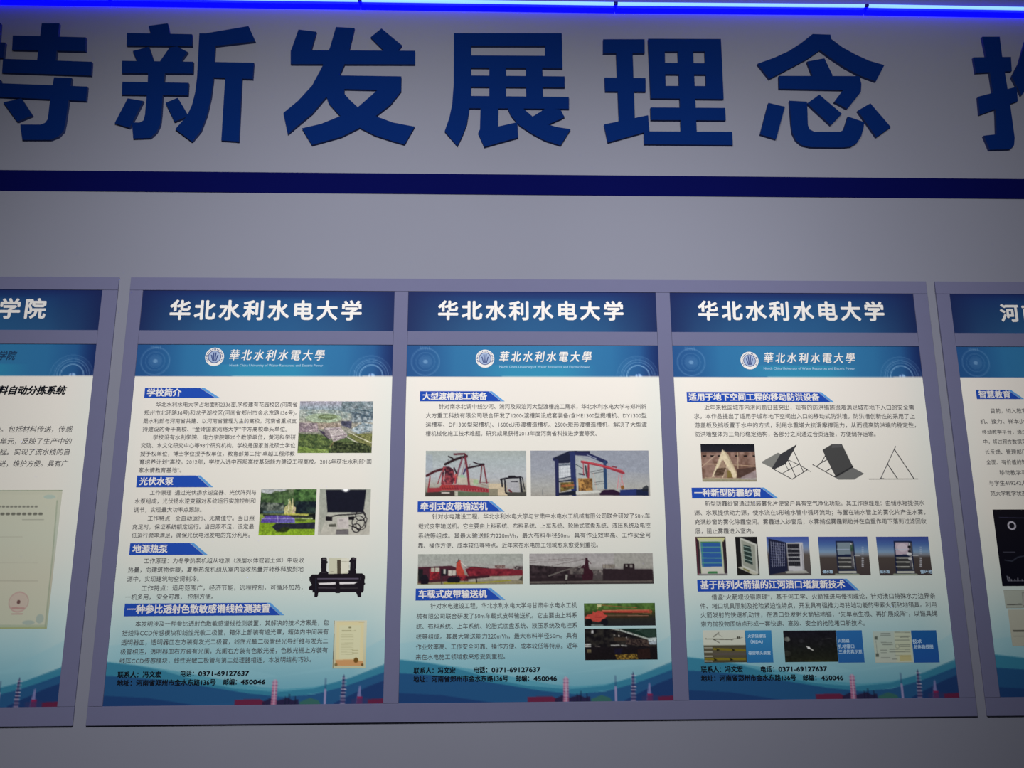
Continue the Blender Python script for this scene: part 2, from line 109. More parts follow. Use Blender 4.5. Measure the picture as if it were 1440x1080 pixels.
PICS = [
(2,'BASE','',(0,0,601.72,803.59),0,[('g',[(0,'e6e0d8'),(.246,'e4e0d7'),(.491,'e3dfd5'),(.609,'dbdcd3'),(.706,'ccd8d2'),(.782,'b5cfcf'),(.857,'9cc3ca'),(.912,'86b6c2'),(1,'5f9fb4')]),('p','2c6898',[(-.035,-.03),(1.044,-.033),(1.036,.094),(-.031,.096)]),('h','3880ac',[(.079,0),(.36,.5),(.642,.5),(.897,0)],-.014,.095),('h','2f98b4',[(.248,0),(.416,.5),(.613,.5),(.754,0)],.06,.095),('h','22447c',[(-.033,.75),(.079,.5),(.191,0),(.812,0),(.912,.4),(.969,.8),(1.04,.9)],-.014,.095),('h','161f50',[(.926,0),(.96,.3),(1,.7),(1.04,.8)],-.014,.095),('o','8fb5d8',.073,.05,.055,.004,.28),('o','8fb5d8',.073,.05,.037,.002,.3),('o','8fb5d8',.073,.05,.025,.002,.25),('e','8fb5d8',.073,.05,.009,.006,.5),('e','8fb5d8',.073,.05,.023,.016,.15),('l','9fc0dd',.003,[(.053,.004),(.054,.013)],.35),('l','9fc0dd',.003,[(.061,.004),(.062,.013)],.35),('l','9fc0dd',.003,[(.07,.004),(.071,.013)],.35),('l','9fc0dd',.003,[(.078,.004),(.079,.013)],.35),('l','9fc0dd',.003,[(.087,.004),(.087,.013)],.35),('o','9fc8ea',.917,.094,.045,.003,.75),('o','9fc8ea',.917,.094,.058,.002,.5),('o','9fc8ea',.917,.094,.067,.002,.55),('o','9fc8ea',.915,.094,.082,.002,.28),('o','9fc8ea',.917,.094,.074,.001,.28),('e','9cc4f0',.919,.093,.013,.007,.8),('l','1d3f80',.003,[(.916,.094),(.917,.085)]),('p','e6e0d8',[(-.031,.096),(1.036,.094),(1.032,.166),(-.029,.167)]),('h','d0dcd6',[(-.054,.3),(.052,0),(.885,0),(1.02,.4)],.096,1.022),('p','8fbfca',[(-.005,.845),(.151,.836),(.359,.884),(.619,.928),(.803,.905),(.95,.85),(1.045,.813),(1.04,.897),(.359,.948),(-.003,.909)],.35),('p','4d97ad',[(-.017,.885),(.1,.895),(.256,.913),(.411,.934),(.554,.955),(.639,.961),(.749,.956),(.854,.941),(.933,.921),(1.04,.897),(1.031,1.026),(-.012,1.018)],.75),('p','2f7795',[(-.017,.887),(.1,.897),(.204,.911),(.359,.943),(.463,.958),(.618,.968),(.748,.96),(.88,.933),(1.04,.888),(1.039,.916),(.879,.955),(.748,.973),(.618,.986),(-.012,1.018)],.8),('p','24507f',[(-.015,.922),(.075,.926),(.204,.934),(.359,.952),(.514,.971),(.639,.981),(.748,.975),(.853,.957),(.919,.941),(1.039,.91),(1.031,1.026),(-.012,1.018)],.92),('p','1b2d62',[(-.014,.973),(.153,.98),(.359,1.003),(-.012,1.018)],.5),('p','1b2a5e',[(1.038,.931),(.944,.956),(.825,.997),(.798,1.024),(1.031,1.026)],.6),('p','6e203c',[(.468,.987),(.556,.986),(.576,.993),(.576,1.002),(.467,1.002)],.9),('p','2b2140',[(.566,.993),(.592,.984),(.618,.99),(.657,.983),(.675,.99),(.695,.987),(.697,1.003),(.566,1.002)],.9),('l','182038',.003,[(.661,1.001),(.662,.974)]),('l','182038',.003,[(.648,1.001),(.649,.981)]),('l','182038',.003,[(.685,1.001),(.685,.98)]),('p','3c6b58',[(.7,.994),(.737,.984),(.768,.991),(.778,1.004),(.7,1.003)],.8),('p','c77f9a',[(.599,.943),(.603,.937),(.614,.937),(.617,.943),(.617,1.001),(.597,1.001)],.85),('l','6a3a6a',.002,[(.598,.944),(.619,.944)],.8),('l','6a3a6a',.002,[(.598,.952),(.619,.952)],.8),('l','6a3a6a',.002,[(.598,.959),(.618,.959)],.8),('l','6a3a6a',.002,[(.597,.966),(.618,.966)],.8),('l','6a3a6a',.002,[(.597,.974),(.618,.974)],.8),('l','6a3a6a',.002,[(.597,.981),(.618,.981)],.8),('l','6a3a6a',.002,[(.597,.988),(.618,.988)],.8),('l','6a3a6a',.002,[(.597,.995),(.617,.996)],.8),('l','b8c4d8',.003,[(.609,.937),(.607,1.001)],.7),('l','2f3c66',.004,[(.79,.935),(.79,.966)]),('l','9a90b8',.007,[(.79,.964),(.79,1.002)],.9),('p','3b3560',[(.851,.933),(.856,.924),(.859,.933),(.862,1.003),(.845,1.003)],.9),('l','cfc4d8',.003,[(.849,.935),(.866,.935)],.8),('l','cfc4d8',.003,[(.848,.944),(.865,.944)],.8),('l','cfc4d8',.003,[(.848,.953),(.865,.953)],.8),('l','cfc4d8',.003,[(.847,.962),(.864,.963)],.8),('l','cfc4d8',.003,[(.847,.972),(.864,.972)],.8),('l','cfc4d8',.003,[(.846,.981),(.863,.981)],.8),('l','cfc4d8',.003,[(.846,.99),(.863,.99)],.8),('l','cfc4d8',.003,[(.846,.999),(.862,.999)],.8),('p','8a85b5',[(.912,.956),(.917,.952),(.919,.979),(.926,1.003),(.9,1.003)],.8),('p','8a1f4a',[(.906,.981),(.925,.981),(.925,1.003),(.903,1.003)],.9),('p','6e203c',[(.945,.989),(1.008,.987),(1.007,1.006),(.944,1.005)],.85),('p','3a3a66',[(.885,.988),(.945,.985),(.944,1.005),(.884,1.005)],.6)]),
(1,'photograph','small aerial photograph of the campus',(388.12,136.13,170.86,121.56),0,[('g',[(0,'a9a3b0'),(.161,'8a9aa2'),(.272,'98a298'),(.437,'aaa496'),(.602,'8c8c80'),(.712,'5a6a45'),(.875,'55663a'),(1.005,'7a8a4a')]),('P','8e989c','66767c',[(.701,.005),(1.012,-.001),(1.021,.404),(.711,.382),(.568,.217),(.569,.005)],.046),('P','aab0a8','7c8a88',[(.002,.161),(.473,.161),(.707,.239),(.711,.36),(.006,.272)],.054),('e','9dab92',.332,.333,.248,.099),('e','6f7c5a',.385,.305,.132,.05),('e','8fa07c',.385,.3,.085,.02),('l','807060',.008,[(.118,.382),(.25,.421),(.435,.426),(.557,.382)]),('P','aa9c9c','7a6c74',[(.004,.415),(.25,.426),(.271,.602),(.01,.602)],.031),('P','b8aa9c','8a7c70',[(.25,.437),(.558,.426),(.577,.536),(.277,.536)],.039),('p','3a3345',[(.27,.558),(.348,.591),(.444,.712),(.414,.755)]),('p','b6acaa',[(.345,.514),(.56,.503),(.665,.646),(.658,.701),(.477,.788),(.435,.668),(.357,.646)]),('p','877c80',[(.345,.514),(.434,.646),(.445,.766),(.358,.657)]),('l','7d6a78',.009,[(.443,.701),(.657,.646)]),('l','7d6a78',.008,[(.377,.558),(.561,.525)]),('l','7d6a78',.008,[(.46,.755),(.651,.701)]),('P','5c5c6e','3c3e50',[(.572,.382),(.719,.382),(.715,.536),(.575,.47)],.031),('P','b9c2c5','6a7c86',[(.701,.558),(.867,.415),(1.014,.449),(1.013,.57),(.81,.635)],.043),('P','98a2a6','4a5a66',[(.715,.217),(1.009,.205),(1.013,.415),(.728,.415)],.035),('l','2f4350',.011,[(.752,.161),(.946,.194)]),('l','2f4350',.009,[(.784,.228),(1.004,.327)]),('P','8a8a58','5c6038',[(.665,.646),(1.01,.624),(1.016,.887),(.878,.876)],.046),('l','c4bfa6',.012,[(.679,.602),(.835,.712),(1.015,.821)]),('l','c9c4b4',.015,[(.666,.701),(.768,.777),(.909,.876)]),('P','6c7c48','3c4c30',[(.004,.624),(.104,.646),(.273,.646),(.382,.701),(.446,.777),(.453,1.005),(.01,1.005)],.031),('P','869a54','6c8240',[(.012,.864),(.19,.918),(.42,.929),(.422,1.005),(.01,1.005)],.054),('P','5a6440','20281c',[(.447,.81),(.568,.777),(.861,.81),(1.009,.887),(1.011,1.006),(.453,1.005)],.022),('l','c8a878',.019,[(.484,.788),(.434,.886)],.4),('l','d8cfc8',.005,[(.028,.459),(.252,.47)],.6),('l','6a5c66',.005,[(.023,.514),(.261,.525)],.6),('l','d0c4c8',.004,[(.032,.558),(.255,.575)],.6),('l','d8ccd0',.005,[(.45,.668),(.648,.613)],.7),('l','cfc0c8',.004,[(.362,.542),(.553,.514)],.7),('l','e0e0dc',.005,[(.716,.542),(.868,.482),(1.008,.515)],.6),('l','d0d8dc',.006,[(.805,.404),(.821,.459)],.8),('l','d0d8dc',.006,[(.864,.316),(.878,.415)],.7),('l','34424e',.006,[(.72,.415),(.852,.459)],.6),('l','dcdcd0',.005,[(.571,.338),(.718,.327)],.6),('l','5a6a5c',.006,[(.105,.23),(.554,.272)],.7),('l','c4ccc4',.005,[(.104,.206),(.569,.25)],.6),('n',.12,.031,.033),('n',.28,.01,.01)]),
(1,'photograph','small photograph of a park fountain with solar panels',(310.35,340.49,126.26,103.41),0,[('g',[(0,'6f7a60'),(.196,'3f5a34'),(.378,'24302a'),(.522,'1c2424'),(.558,'8a9a50'),(.755,'7a9a28'),(1,'86a82c')]),('p','b9bcc0',[(0,-.001),(.465,-0),(.394,.069),(.258,.032),(.172,.105),(.003,.068)],.9),('P','587448','2c3c2a',[(.004,.086),(.172,.105),(.348,.051),(.496,.015),(.51,.341),(.02,.394)],.075),('P','567a44','223a22',[(.585,0),(1,.001),(1.011,.289),(.596,.269)],.09),('P','30423a','18202a',[(.626,.269),(1.01,.271),(1.02,.524),(.637,.522)],.075),('P','7c8478','2a3430',[(.014,.285),(.419,.305),(.428,.485),(.024,.484)],.052),('p','6f8a94',[(.056,.466),(.427,.467),(.43,.531),(.059,.529)],.6),('p','d8cf90',[(.445,.54),(.424,.413),(.509,.323),(.526,.197),(.559,.36),(.575,.197),(.601,.378),(.639,.396),(.635,.558)],.85),('l','e8e4c0',.012,[(.505,.233),(.516,.468)]),('l','e8e0b0',.01,[(.575,.197),(.589,.45)]),('l','c4a0a0',.024,[(.617,.396),(.6,.522)],.7),('p','b8b458',[(.429,.522),(.875,.541),(.847,.581),(.461,.576)],.9),('p','2a2c30',[(.06,.547),(.966,.587),(.997,.623),(.641,.63),(.062,.596)],.9),('p','5c4a9c',[(.121,.578),(.521,.579),(.627,.634),(.639,.734),(.025,.726),(.043,.646)]),('p','6f6ab0',[(.375,.638),(.627,.639),(.639,.734),(.365,.733)],.8),('l','c8c4e0',.009,[(.042,.639),(.627,.634)]),('l','c8c4e0',.009,[(.325,.579),(.329,.733)]),('l','d8d8d8',.006,[(.627,.63),(1.02,.65)]),('p','3a4a28',[(.642,.648),(.85,.649),(.822,.703),(.645,.702)],.6),('p','1e1c38',[(.306,.736),(.587,.747),(1.001,.722),(1.006,.865),(.563,.863),(.448,.934),(.314,.915),(.236,.817)],.9),('p','2f3a1a',[(.428,.826),(.561,.827),(.507,.934),(.3,.933)],.9),('p','15181c',[(.875,.55),(1.016,.524),(1.021,.668),(.954,.668),(.952,.596),(.877,.586)],.95),('n',.08,.045,.054),('n',.16,.018,.022)]),
(1,'photograph','small photograph of a dark solar panel and cables',(443.57,340.42,116.74,102.7),0,[('g',[(0,'a8aca0'),(.512,'b4b4a8'),(1.013,'bcb8ac')]),('p','94988c',[(0,-.001),(.121,-.001),(.174,.529),(.041,1.01)],.5),('p','191a28',[(.119,.017),(.908,.016),(.87,.517),(.167,.514)]),('e','ffffff',.506,.018,.042,.04),('e','ffffff',.506,.018,.081,.054,.35),('l','1d1a20',.023,[(.273,.598),(.385,.575),(.674,.558),(.867,.532)]),('p','1d1a20',[(.137,.601),(.266,.605),(.269,.701),(.14,.692)]),('p','17151c',[(.579,.612),(.692,.603),(.694,.676),(.582,.676)]),('p','5a5a50',[(.208,.773),(.344,.765),(.346,.828),(.21,.828)]),('p','c4bcb8',[(.363,.638),(.58,.621),(.596,.865),(.371,.864)]),('p','9a9290',[(.404,.666),(.485,.666),(.486,.711),(.406,.711)],.7),('p','6f6a6c',[(.357,.9),(.589,.892),(.596,1),(.344,.999)]),('l','2a2428',.01,[(.357,.9),(.589,.892)]),('o','1d1a20',.812,.586,.094,.016),('o','1d1a20',.776,.731,.122,.015),('o','1d1a20',.826,.785,.097,.013),('o','1d1a20',.74,.857,.081,.019),('l','1d1a20',.016,[(.674,.558),(.867,.532),(.943,.659),(.908,.822)]),('l','1d1a20',.019,[(.602,.802),(.716,.839),(.798,.92)]),('n',.05,.041,.045)]),
(1,'photograph','cut-out picture of a black heat pump unit',(425.03,492.05,129.41,88.96),1,[('p','c9c8b0',[(.354,.026),(.662,.034),(.707,.133),(.713,.352),(.673,.428),(.366,.425)]),('p','dcdac8',[(.562,.039),(.704,.04),(.713,.374),(.573,.416)]),('p','4f483c',[(.498,.077),(.563,.077),(.573,.438),(.512,.437)]),('l','9a9684',.006,[(.576,.116),(.718,.117)]),('l','8a8474',.008,[(.395,.366),(.441,.366)]),('p','1d1820',[(.22,.042),(.235,.015),(.308,.015),(.324,.054),(.322,.108),(.346,.13),(.32,.174),(.322,.349),(.357,.382),(.355,.436),(.191,.435),(.204,.381),(.231,.37)]),('l','5a5458',.017,[(.255,.059),(.294,.059)]),('l','454045',.009,[(.246,.383),(.319,.384)]),('p','1d1820',[(.732,.057),(.746,.013),(.827,.019),(.833,.112),(.827,.32),(.837,.407),(.849,.44),(.68,.439),(.706,.395),(.701,.341),(.731,.33),(.73,.144),(.706,.117)]),('l','5a5058',.015,[(.77,.051),(.809,.052)]),('l','4a4450',.006,[(.78,.134),(.784,.287)]),('p','1d1820',[(.032,.504),(.076,.434),(.19,.424),(.94,.408),(.992,.474),(.984,.648),(1.015,.659),(.978,.691),(.974,.853),(.959,.88),(.913,.863),(.098,.867),(.096,.813),(.035,.802),(.039,.715),(.084,.694),(.034,.564)]),('p','e4e0e0',[(.189,.641),(.533,.622),(.869,.619),(.809,.668),(.549,.676),(.214,.679)]),('p','1d1820',[(.487,.622),(.555,.622),(.57,.882),(.494,.881)]),('l','6b6278',.02,[(.178,.535),(.875,.538)],.8),('l','4d4650',.017,[(.201,.76),(.491,.768)],.8),('l','403c40',.015,[(.575,.769),(.873,.771)],.8),('l','39506a',.011,[(.147,.521),(.158,.835)],.6),('l','5a5060',.012,[(.916,.506),(.917,.571)],.6),('p','1d1820',[(.131,.846),(.2,.846),(.189,.981),(.132,.98)]),('p','1d1820',[(.84,.852),(.936,.853),(.935,.987),(.882,.987)])]),
(1,'certificate','small pale yellow certificate picture with a seal',(488.7,629.78,72.28,100.85),0,[('g',[(0,'d4d2b8'),(.443,'cfd0b4'),(.826,'c8c4a0'),(1,'c0c4a4')]),('p','ddd2a4',[(.077,.031),(.905,.035),(.909,.113),(.914,.883),(.925,.953),(.091,.948)]),('p','d8d6b0',[(.162,.098),(.812,.102),(.815,.806),(.202,.802)]),('l','a88c60',.008,[(.077,.031),(.921,.035)]),('l','6a6440',.022,[(.249,.22),(.513,.216)],.8),('l','8a8460',.016,[(.513,.222),(.673,.217)],.7),('l','5a5430',.035,[(.461,.15),(.509,.15)],.7),('l','a8a47c',.01,[(.221,.298),(.597,.3)],.8),('l','a8a47c',.01,[(.224,.344),(.6,.346)],.8),('l','a8a47c',.01,[(.227,.402),(.603,.404)],.8),('l','a8a47c',.01,[(.231,.468),(.606,.47)],.8),('l','a8a47c',.01,[(.233,.507),(.608,.509)],.8),('l','a8a47c',.01,[(.236,.562),(.611,.564)],.8),('l','a8a47c',.01,[(.238,.606),(.613,.608)],.8),('l','a8a47c',.01,[(.241,.66),(.616,.662)],.8),('l','a8a47c',.01,[(.244,.704),(.618,.706)],.8),('l','948c5c',.013,[(.582,.624),(.758,.625)],.8),('l','948c5c',.013,[(.585,.684),(.761,.685)],.8),('p','c98f5c',[(.084,.823),(.576,.815),(.92,.85),(.925,.953),(.091,.948)],.85),('e','6a4a1c',.705,.832,.072,.055,.9),('e','5a4420',.9,.926,.04,.028,.8),('e','6a5a30',.105,.921,.048,.033,.7),('l','2a2c2c',.016,[(-0,-.008),(.018,1.002)])]),
(2,'photograph','photograph of red gantry cranes at a building site',(48.99,252.89,233.16,104.9),0,[('g',[(0,'a2aaa6'),(.266,'a9b2b4'),(.592,'b0b4b8'),(.755,'a8a49a'),(.916,'7a786a'),(1,'5c5c50')]),('p','9aa4b4',[(.001,.084),(.068,.084),(.071,.428),(.004,.428)],.4),('p','c8b89c',[(.622,.723),(.754,.724),(.805,.789),(.812,.991),(.637,.99)]),('p','8a8470',[(.622,.836),(.717,.837),(.717,.99),(.622,.989)]),('p','b8b0a0',[(.299,.527),(.387,.592),(.519,.625),(.519,.755),(.3,.721)]),('p','9ab89c',[(.343,.527),(.387,.543),(.394,.592),(.343,.592)]),('p','9fb890',[(.475,.641),(.523,.641),(.523,.747),(.475,.746)]),('l','2c1c20',.025,[(.195,.298),(.282,.2),(.407,.118)]),('l','5c2830',.018,[(.282,.077),(.385,.069),(.407,.135)]),('l','2c2428',.015,[(.227,.126),(.268,.167)]),('l','4a2028',.025,[(.013,.55),(.086,.461),(.203,.38)]),('l','8a3038',.013,[(.046,.574),(.03,.849)]),('l','8a3038',.01,[(.159,.477),(.124,.72)]),('l','7a4a58',.018,[(.363,.167),(.32,.478),(.3,.705)]),('l','7a3440',.022,[(.393,.151),(.416,.462),(.431,.738)]),('l','7a3440',.01,[(.404,.151),(.357,.527)],.4),('l','2c1c24',.018,[(.423,.38),(.577,.307)]),('l','2c2028',.013,[(.474,.25),(.518,.291),(.577,.291)]),('l','6a3a40',.012,[(.559,.332),(.541,.706)]),('l','7a3c44',.015,[(.577,.332),(.607,.707)]),('P','a84a50','3a1c28',[(.173,.347),(.232,.347),(.276,.412),(.299,.624),(.27,.737),(.154,.737)],.022),('l','c8c0c0',.007,[(.188,.445),(.182,.656)]),('l','c03a3c',.009,[(.299,.51),(.292,.721)]),('l','d8804a',.007,[(.31,.51),(.314,.592)]),('l','2a2028',.015,[(.283,.38),(.306,.494)]),('l','251c50',.016,[(.397,.397),(.376,.511)],.8),('p','98363e',[(.023,.817),(.139,.809),(.161,.737),(.431,.754),(.629,.836),(.629,.917),(.446,.9),(.329,.867),(.162,.874),(.126,.914),(.024,.914)]),('p','a63c3a',[(.154,.753),(.285,.754),(.293,.851),(.154,.858)]),('l','7a2830',.006,[(.161,.818),(.622,.868)]),('l','e0a8a0',.004,[(.344,.835),(.346,.891)],.6),('l','e0a8a0',.004,[(.372,.835),(.374,.891)],.6),('l','e0a8a0',.004,[(.399,.836),(.402,.891)],.6),('l','e0a8a0',.004,[(.427,.837),(.43,.892)],.6),('l','e0a8a0',.004,[(.455,.838),(.457,.892)],.6),('l','e0a8a0',.004,[(.483,.838),(.485,.892)],.6),('l','e0a8a0',.004,[(.511,.839),(.513,.892)],.6),('l','e0a8a0',.004,[(.538,.84),(.541,.892)],.6),('l','e0a8a0',.004,[(.566,.841),(.568,.892)],.6),('l','e0a8a0',.004,[(.594,.842),(.596,.893)],.6),('l','e0a8a0',.004,[(.622,.842),(.624,.893)],.6),('p','3c3230',[(.008,.913),(.155,.898),(.286,.883),(.286,.987),(.008,.997)],.9),('p','5a6a52',[(.322,.899),(.629,.917),(.629,.989),(.323,.988)],.9),('p','d8d0c8',[(.162,.914),(.242,.912),(.242,.934),(.162,.937)]),('p','b8b8a8',[(.293,.899),(.322,.899),(.323,.988),(.294,.988)]),('l','1e1c24',.018,[(.746,.634),(.842,.594),(.945,.586)]),('l','1e1c24',.015,[(.827,.57),(.886,.57)]),('l','24242c',.015,[(.754,.626),(.761,.788)]),('l','24242c',.016,[(.787,.659),(.794,.918),(.841,.983)]),('l','24242c',.019,[(.938,.594),(.958,.951)]),('l','24242c',.01,[(.96,.595),(.981,.854)]),('p','a8a8ac',[(.805,.659),(.923,.643),(.937,.919),(.812,.902)]),('l','2a2a30',.009,[(.849,.683),(.912,.684)]),('p','4a4844',[(.812,.918),(.929,.919),(.997,.903),(.996,.992),(.812,.991)]),('l','6a3038',.018,[(.83,.87),(.849,.902)]),('l','3a1c22',.003,[(.161,.761),(.178,.85)],.7),('l','3a1c22',.003,[(.186,.761),(.202,.85)],.7),('l','3a1c22',.003,[(.211,.761),(.227,.85)],.7),('l','3a1c22',.003,[(.235,.761),(.252,.85)],.7),('l','3a1c22',.003,[(.26,.762),(.277,.85)],.7),('l','3a1c22',.003,[(.285,.762),(.302,.851)],.7),('l','3a1c22',.003,[(.31,.762),(.326,.851)],.7),('l','e0d0d0',.002,[(.042,.477),(.038,.72)],.5),('l','e0d0d0',.002,[(.145,.477),(.14,.72)],.5),('l','e0d0d0',.002,[(.196,.477),(.191,.721)],.5),('l','e0d0d0',.002,[(.284,.478),(.279,.721)],.5),('l','e0d0d0',.002,[(.342,.478),(.338,.721)],.5),('l','2a2028',.004,[(.217,.265),(.227,.183)],.9),('l','2a2028',.004,[(.257,.229),(.267,.161)],.9),('l','2a2028',.004,[(.297,.193),(.308,.138)],.9),('l','2a2028',.004,[(.337,.157),(.348,.115)],.9),('l','2a2028',.004,[(.378,.121),(.389,.092)],.9),('l','4a2028',.004,[(.43,.348),(.445,.291)]),('l','4a2028',.004,[(.393,.2),(.416,.429),(.386,.478)],.6),('l','c0a0a8',.003,[(.319,.266),(.284,.429)],.6),('l','7a3c44',.005,[(.541,.706),(.629,.699)]),('l','8a6a5a',.004,[(.519,.722),(.636,.788)]),('n',.03,.044,.041),('n',.05,.007,.016)]),
(2,'photograph','photograph of a blue gantry frame with red crane arm',(292.32,252.65,276.67,105.26),0,[('g',[(0,'9296a0'),(.421,'989ca6'),(.8,'a8a8a4'),(1,'a09c94')]),('p','8890a0',[(.56,0),(1,.001),(.992,.519),(.628,.422)],.3),('p','b4bcb4',[(.383,.115),(.629,.326),(.624,.839),(.377,.894)],.5),('l','282c52',.029,[(.2,.191),(.325,.057),(.384,.038)]),('p','1e2238',[(.2,.153),(.326,.009),(.501,.01),(.501,.058),(.383,.086),(.324,.277),(.207,.286)]),('l','282c52',.029,[(.34,.057),(.486,.086),(.637,.259)]),('l','c0c8d8',.004,[(.478,.096),(.558,.183)]),('l','282c52',.031,[(.22,.229),(.221,.977)]),('l','2a3460',.044,[(.354,.076),(.362,.95)]),('l','2c4468',.026,[(.626,.259),(.628,.82)]),('l','2a3040',.007,[(.234,.629),(.336,.572)]),('l','2a3040',.012,[(.234,.686),(.35,.648)]),('l','3c4a58',.006,[(.236,.325),(.338,.306)]),('p','c8ccd0',[(.239,.353),(.33,.335),(.336,.563),(.238,.61)]),('l','8a8f98',.002,[(.254,.344),(.252,.61)],.8),('l','8a8f98',.002,[(.272,.344),(.27,.61)],.8),('l','8a8f98',.002,[(.29,.344),(.288,.61)],.8),('l','8a8f98',.002,[(.308,.344),(.307,.61)],.8),('l','8a8f98',.002,[(.239,.42),(.334,.401)],.8),('l','8a8f98',.002,[(.238,.496),(.333,.478)],.8),('l','8a8f98',.002,[(.238,.562),(.332,.544)],.8),('P','8a7a40','4a3c28',[(.248,.705),(.36,.686),(.359,.837),(.247,.912)],.022),('l','b0603c',.018,[(.262,.78),(.356,.762)],.7),('l','3c4a50',.006,[(.382,.306),(.439,.402)]),('l','2a3040',.012,[(.409,.516),(.452,.535)]),('l','252a30',.016,[(.461,.345),(.474,.573)],.8),('l','983642',.022,[(.433,.249),(.571,.317),(.672,.393),(.781,.499)]),('l','d05058',.006,[(.441,.23),(.774,.445)]),('l','983642',.016,[(.487,.326),(.484,.611)]),('l','983642',.007,[(.444,.268),(.445,.535)]),('l','7a2c38',.01,[(.687,.355),(.724,.375)]),('l','c87c84',.006,[(.744,.537),(.725,.84)]),('l','c87c84',.006,[(.758,.537),(.783,.84)]),('l','c87c84',.004,[(.773,.537),(.747,.821)]),('e','8a5c30',.769,.812,.016,.042),('l','3c3c44',.004,[(.504,.478),(.606,.422)]),('l','3c3c44',.004,[(.511,.516),(.613,.469)]),('l','3c3c44',.004,[(.538,.706),(.611,.678)]),('l','3c3c44',.004,[(.538,.744),(.61,.729)]),('l','c8a090',.003,[(.526,.497),(.551,.857)]),('P','c09050','5c4028',[(.397,.611),(.517,.611),(.518,.885),(.399,.885)],.019),('p','7a5a34',[(.452,.63),(.481,.63),(.472,.781),(.45,.781)],.7),('p','c8c8c0',[(.377,.894),(.565,.876),(.594,.924),(.333,.978)]),('p','1c2030',[(.232,.931),(.377,.875),(.376,.979),(.232,.987)]),('p','2c1830',[(.572,.952),(.609,.867),(.696,.858),(.753,.934),(.745,.987),(.579,.986)]),('p','28346a',[(.747,.868),(.892,.85),(.89,.995),(.745,.994)]),('p','1c2440',[(.885,.86),(.987,.841),(.985,.996),(.883,.995)]),('p','20242c',[(.936,.822),(.974,.766),(.988,.803),(.986,.898),(.935,.898)],.8),('l','606468',.004,[(.099,.854),(.098,.967)]),('n',.025,.044,.048),('n',.05,.007,.017)]),
(2,'photograph','wide photograph of a red towed belt conveyor',(35.77,487.08,237.04,66.6),0,[('g',[(0,'a0a49c'),(.349,'a8aaa4'),(.478,'a09c98'),(.734,'8a8478'),(1,'8c8468')]),('p','4a2430',[(.003,.43),(.184,.407),(.317,.384),(.377,.475),(.378,.885),(.006,.954)]),('P','b03038','5a2028',[(.11,.496),(.206,.485),(.208,.831),(.112,.854)],.022),('p','b8b4a4',[(.125,.458),(.206,.459),(.207,.588),(.125,.586)]),('l','5a2028',.006,[(.162,.458),(.162,.6)]),('p','1f2024',[(.003,.494),(.051,.495),(.045,.853),(.005,.903)]),('p','1f1c24',[(.221,.498),(.288,.499),(.281,.704),(.222,.729)]),('p','b0b0a8',[(.243,.499),(.265,.499),(.266,.653),(.244,.652)]),('p','c0bcb0',[(.288,.538),(.362,.539),(.362,.701),(.288,.717)]),('l','3a2028',.006,[(.325,.539),(.325,.705)]),('p','732530',[(.451,.502),(.51,.426),(.673,.481),(.889,.498),(.997,.487),(.996,.718),(.681,.738),(.481,.734)]),('P','8a2c38','5a1c28',[(.451,.502),(.889,.51),(.889,.729),(.481,.734)],.037),('l','3a2028',.006,[(.451,.438),(.525,.427),(.673,.481)]),('P','a08c80','4a2c30',[(.733,.379),(.829,.38),(.829,.471),(.733,.469)],.015),('P','8a8480','3a2c30',[(.911,.408),(.997,.409),(.997,.538),(.911,.537)],.015),('p','b24438',[(.365,.346),(.383,.192),(.405,.205),(.413,.399),(.436,.553),(.451,.759),(.422,.835),(.377,.732),(.362,.552)]),('l','3a3034',.007,[(.365,.295),(.387,.218),(.387,.166)]),('l','ded4cc',.006,[(.406,.27),(.465,.438)]),('l','9a8884',.002,[(.406,.244),(.777,.405)],.8),('l','9a8884',.002,[(.332,.372),(.376,.269)],.8),('P','a03038','3a1828',[(.377,.706),(.473,.708),(.481,.887),(.392,.886)],.015),('e','1a1824',.319,.871,.039,.108),('e','1a1824',.367,.859,.037,.108),('e','1c1a24',.064,.828,.037,.154),('p','1c1420',[(.031,.853),(.112,.829),(.098,.992),(.031,.991)]),('p','3a2028',[(.473,.734),(.681,.712),(.681,.84),(.474,.887)]),('p','a8a498',[(.481,.836),(.681,.776),(.996,.718),(.996,.872),(.703,.841),(.481,.913)],.9),('p','9a9430',[(.245,.934),(.57,.94),(.888,.857),(.888,.895),(.57,.978),(.245,.99)],.9),('l','1c1420',.01,[(.555,.786),(.559,.94)]),('p','4a4840',[(.955,.871),(.996,.718),(.996,.897)]),('l','3a2a30',.01,[(.226,.729),(.23,.984)]),('n',.06,.016,.057)]),
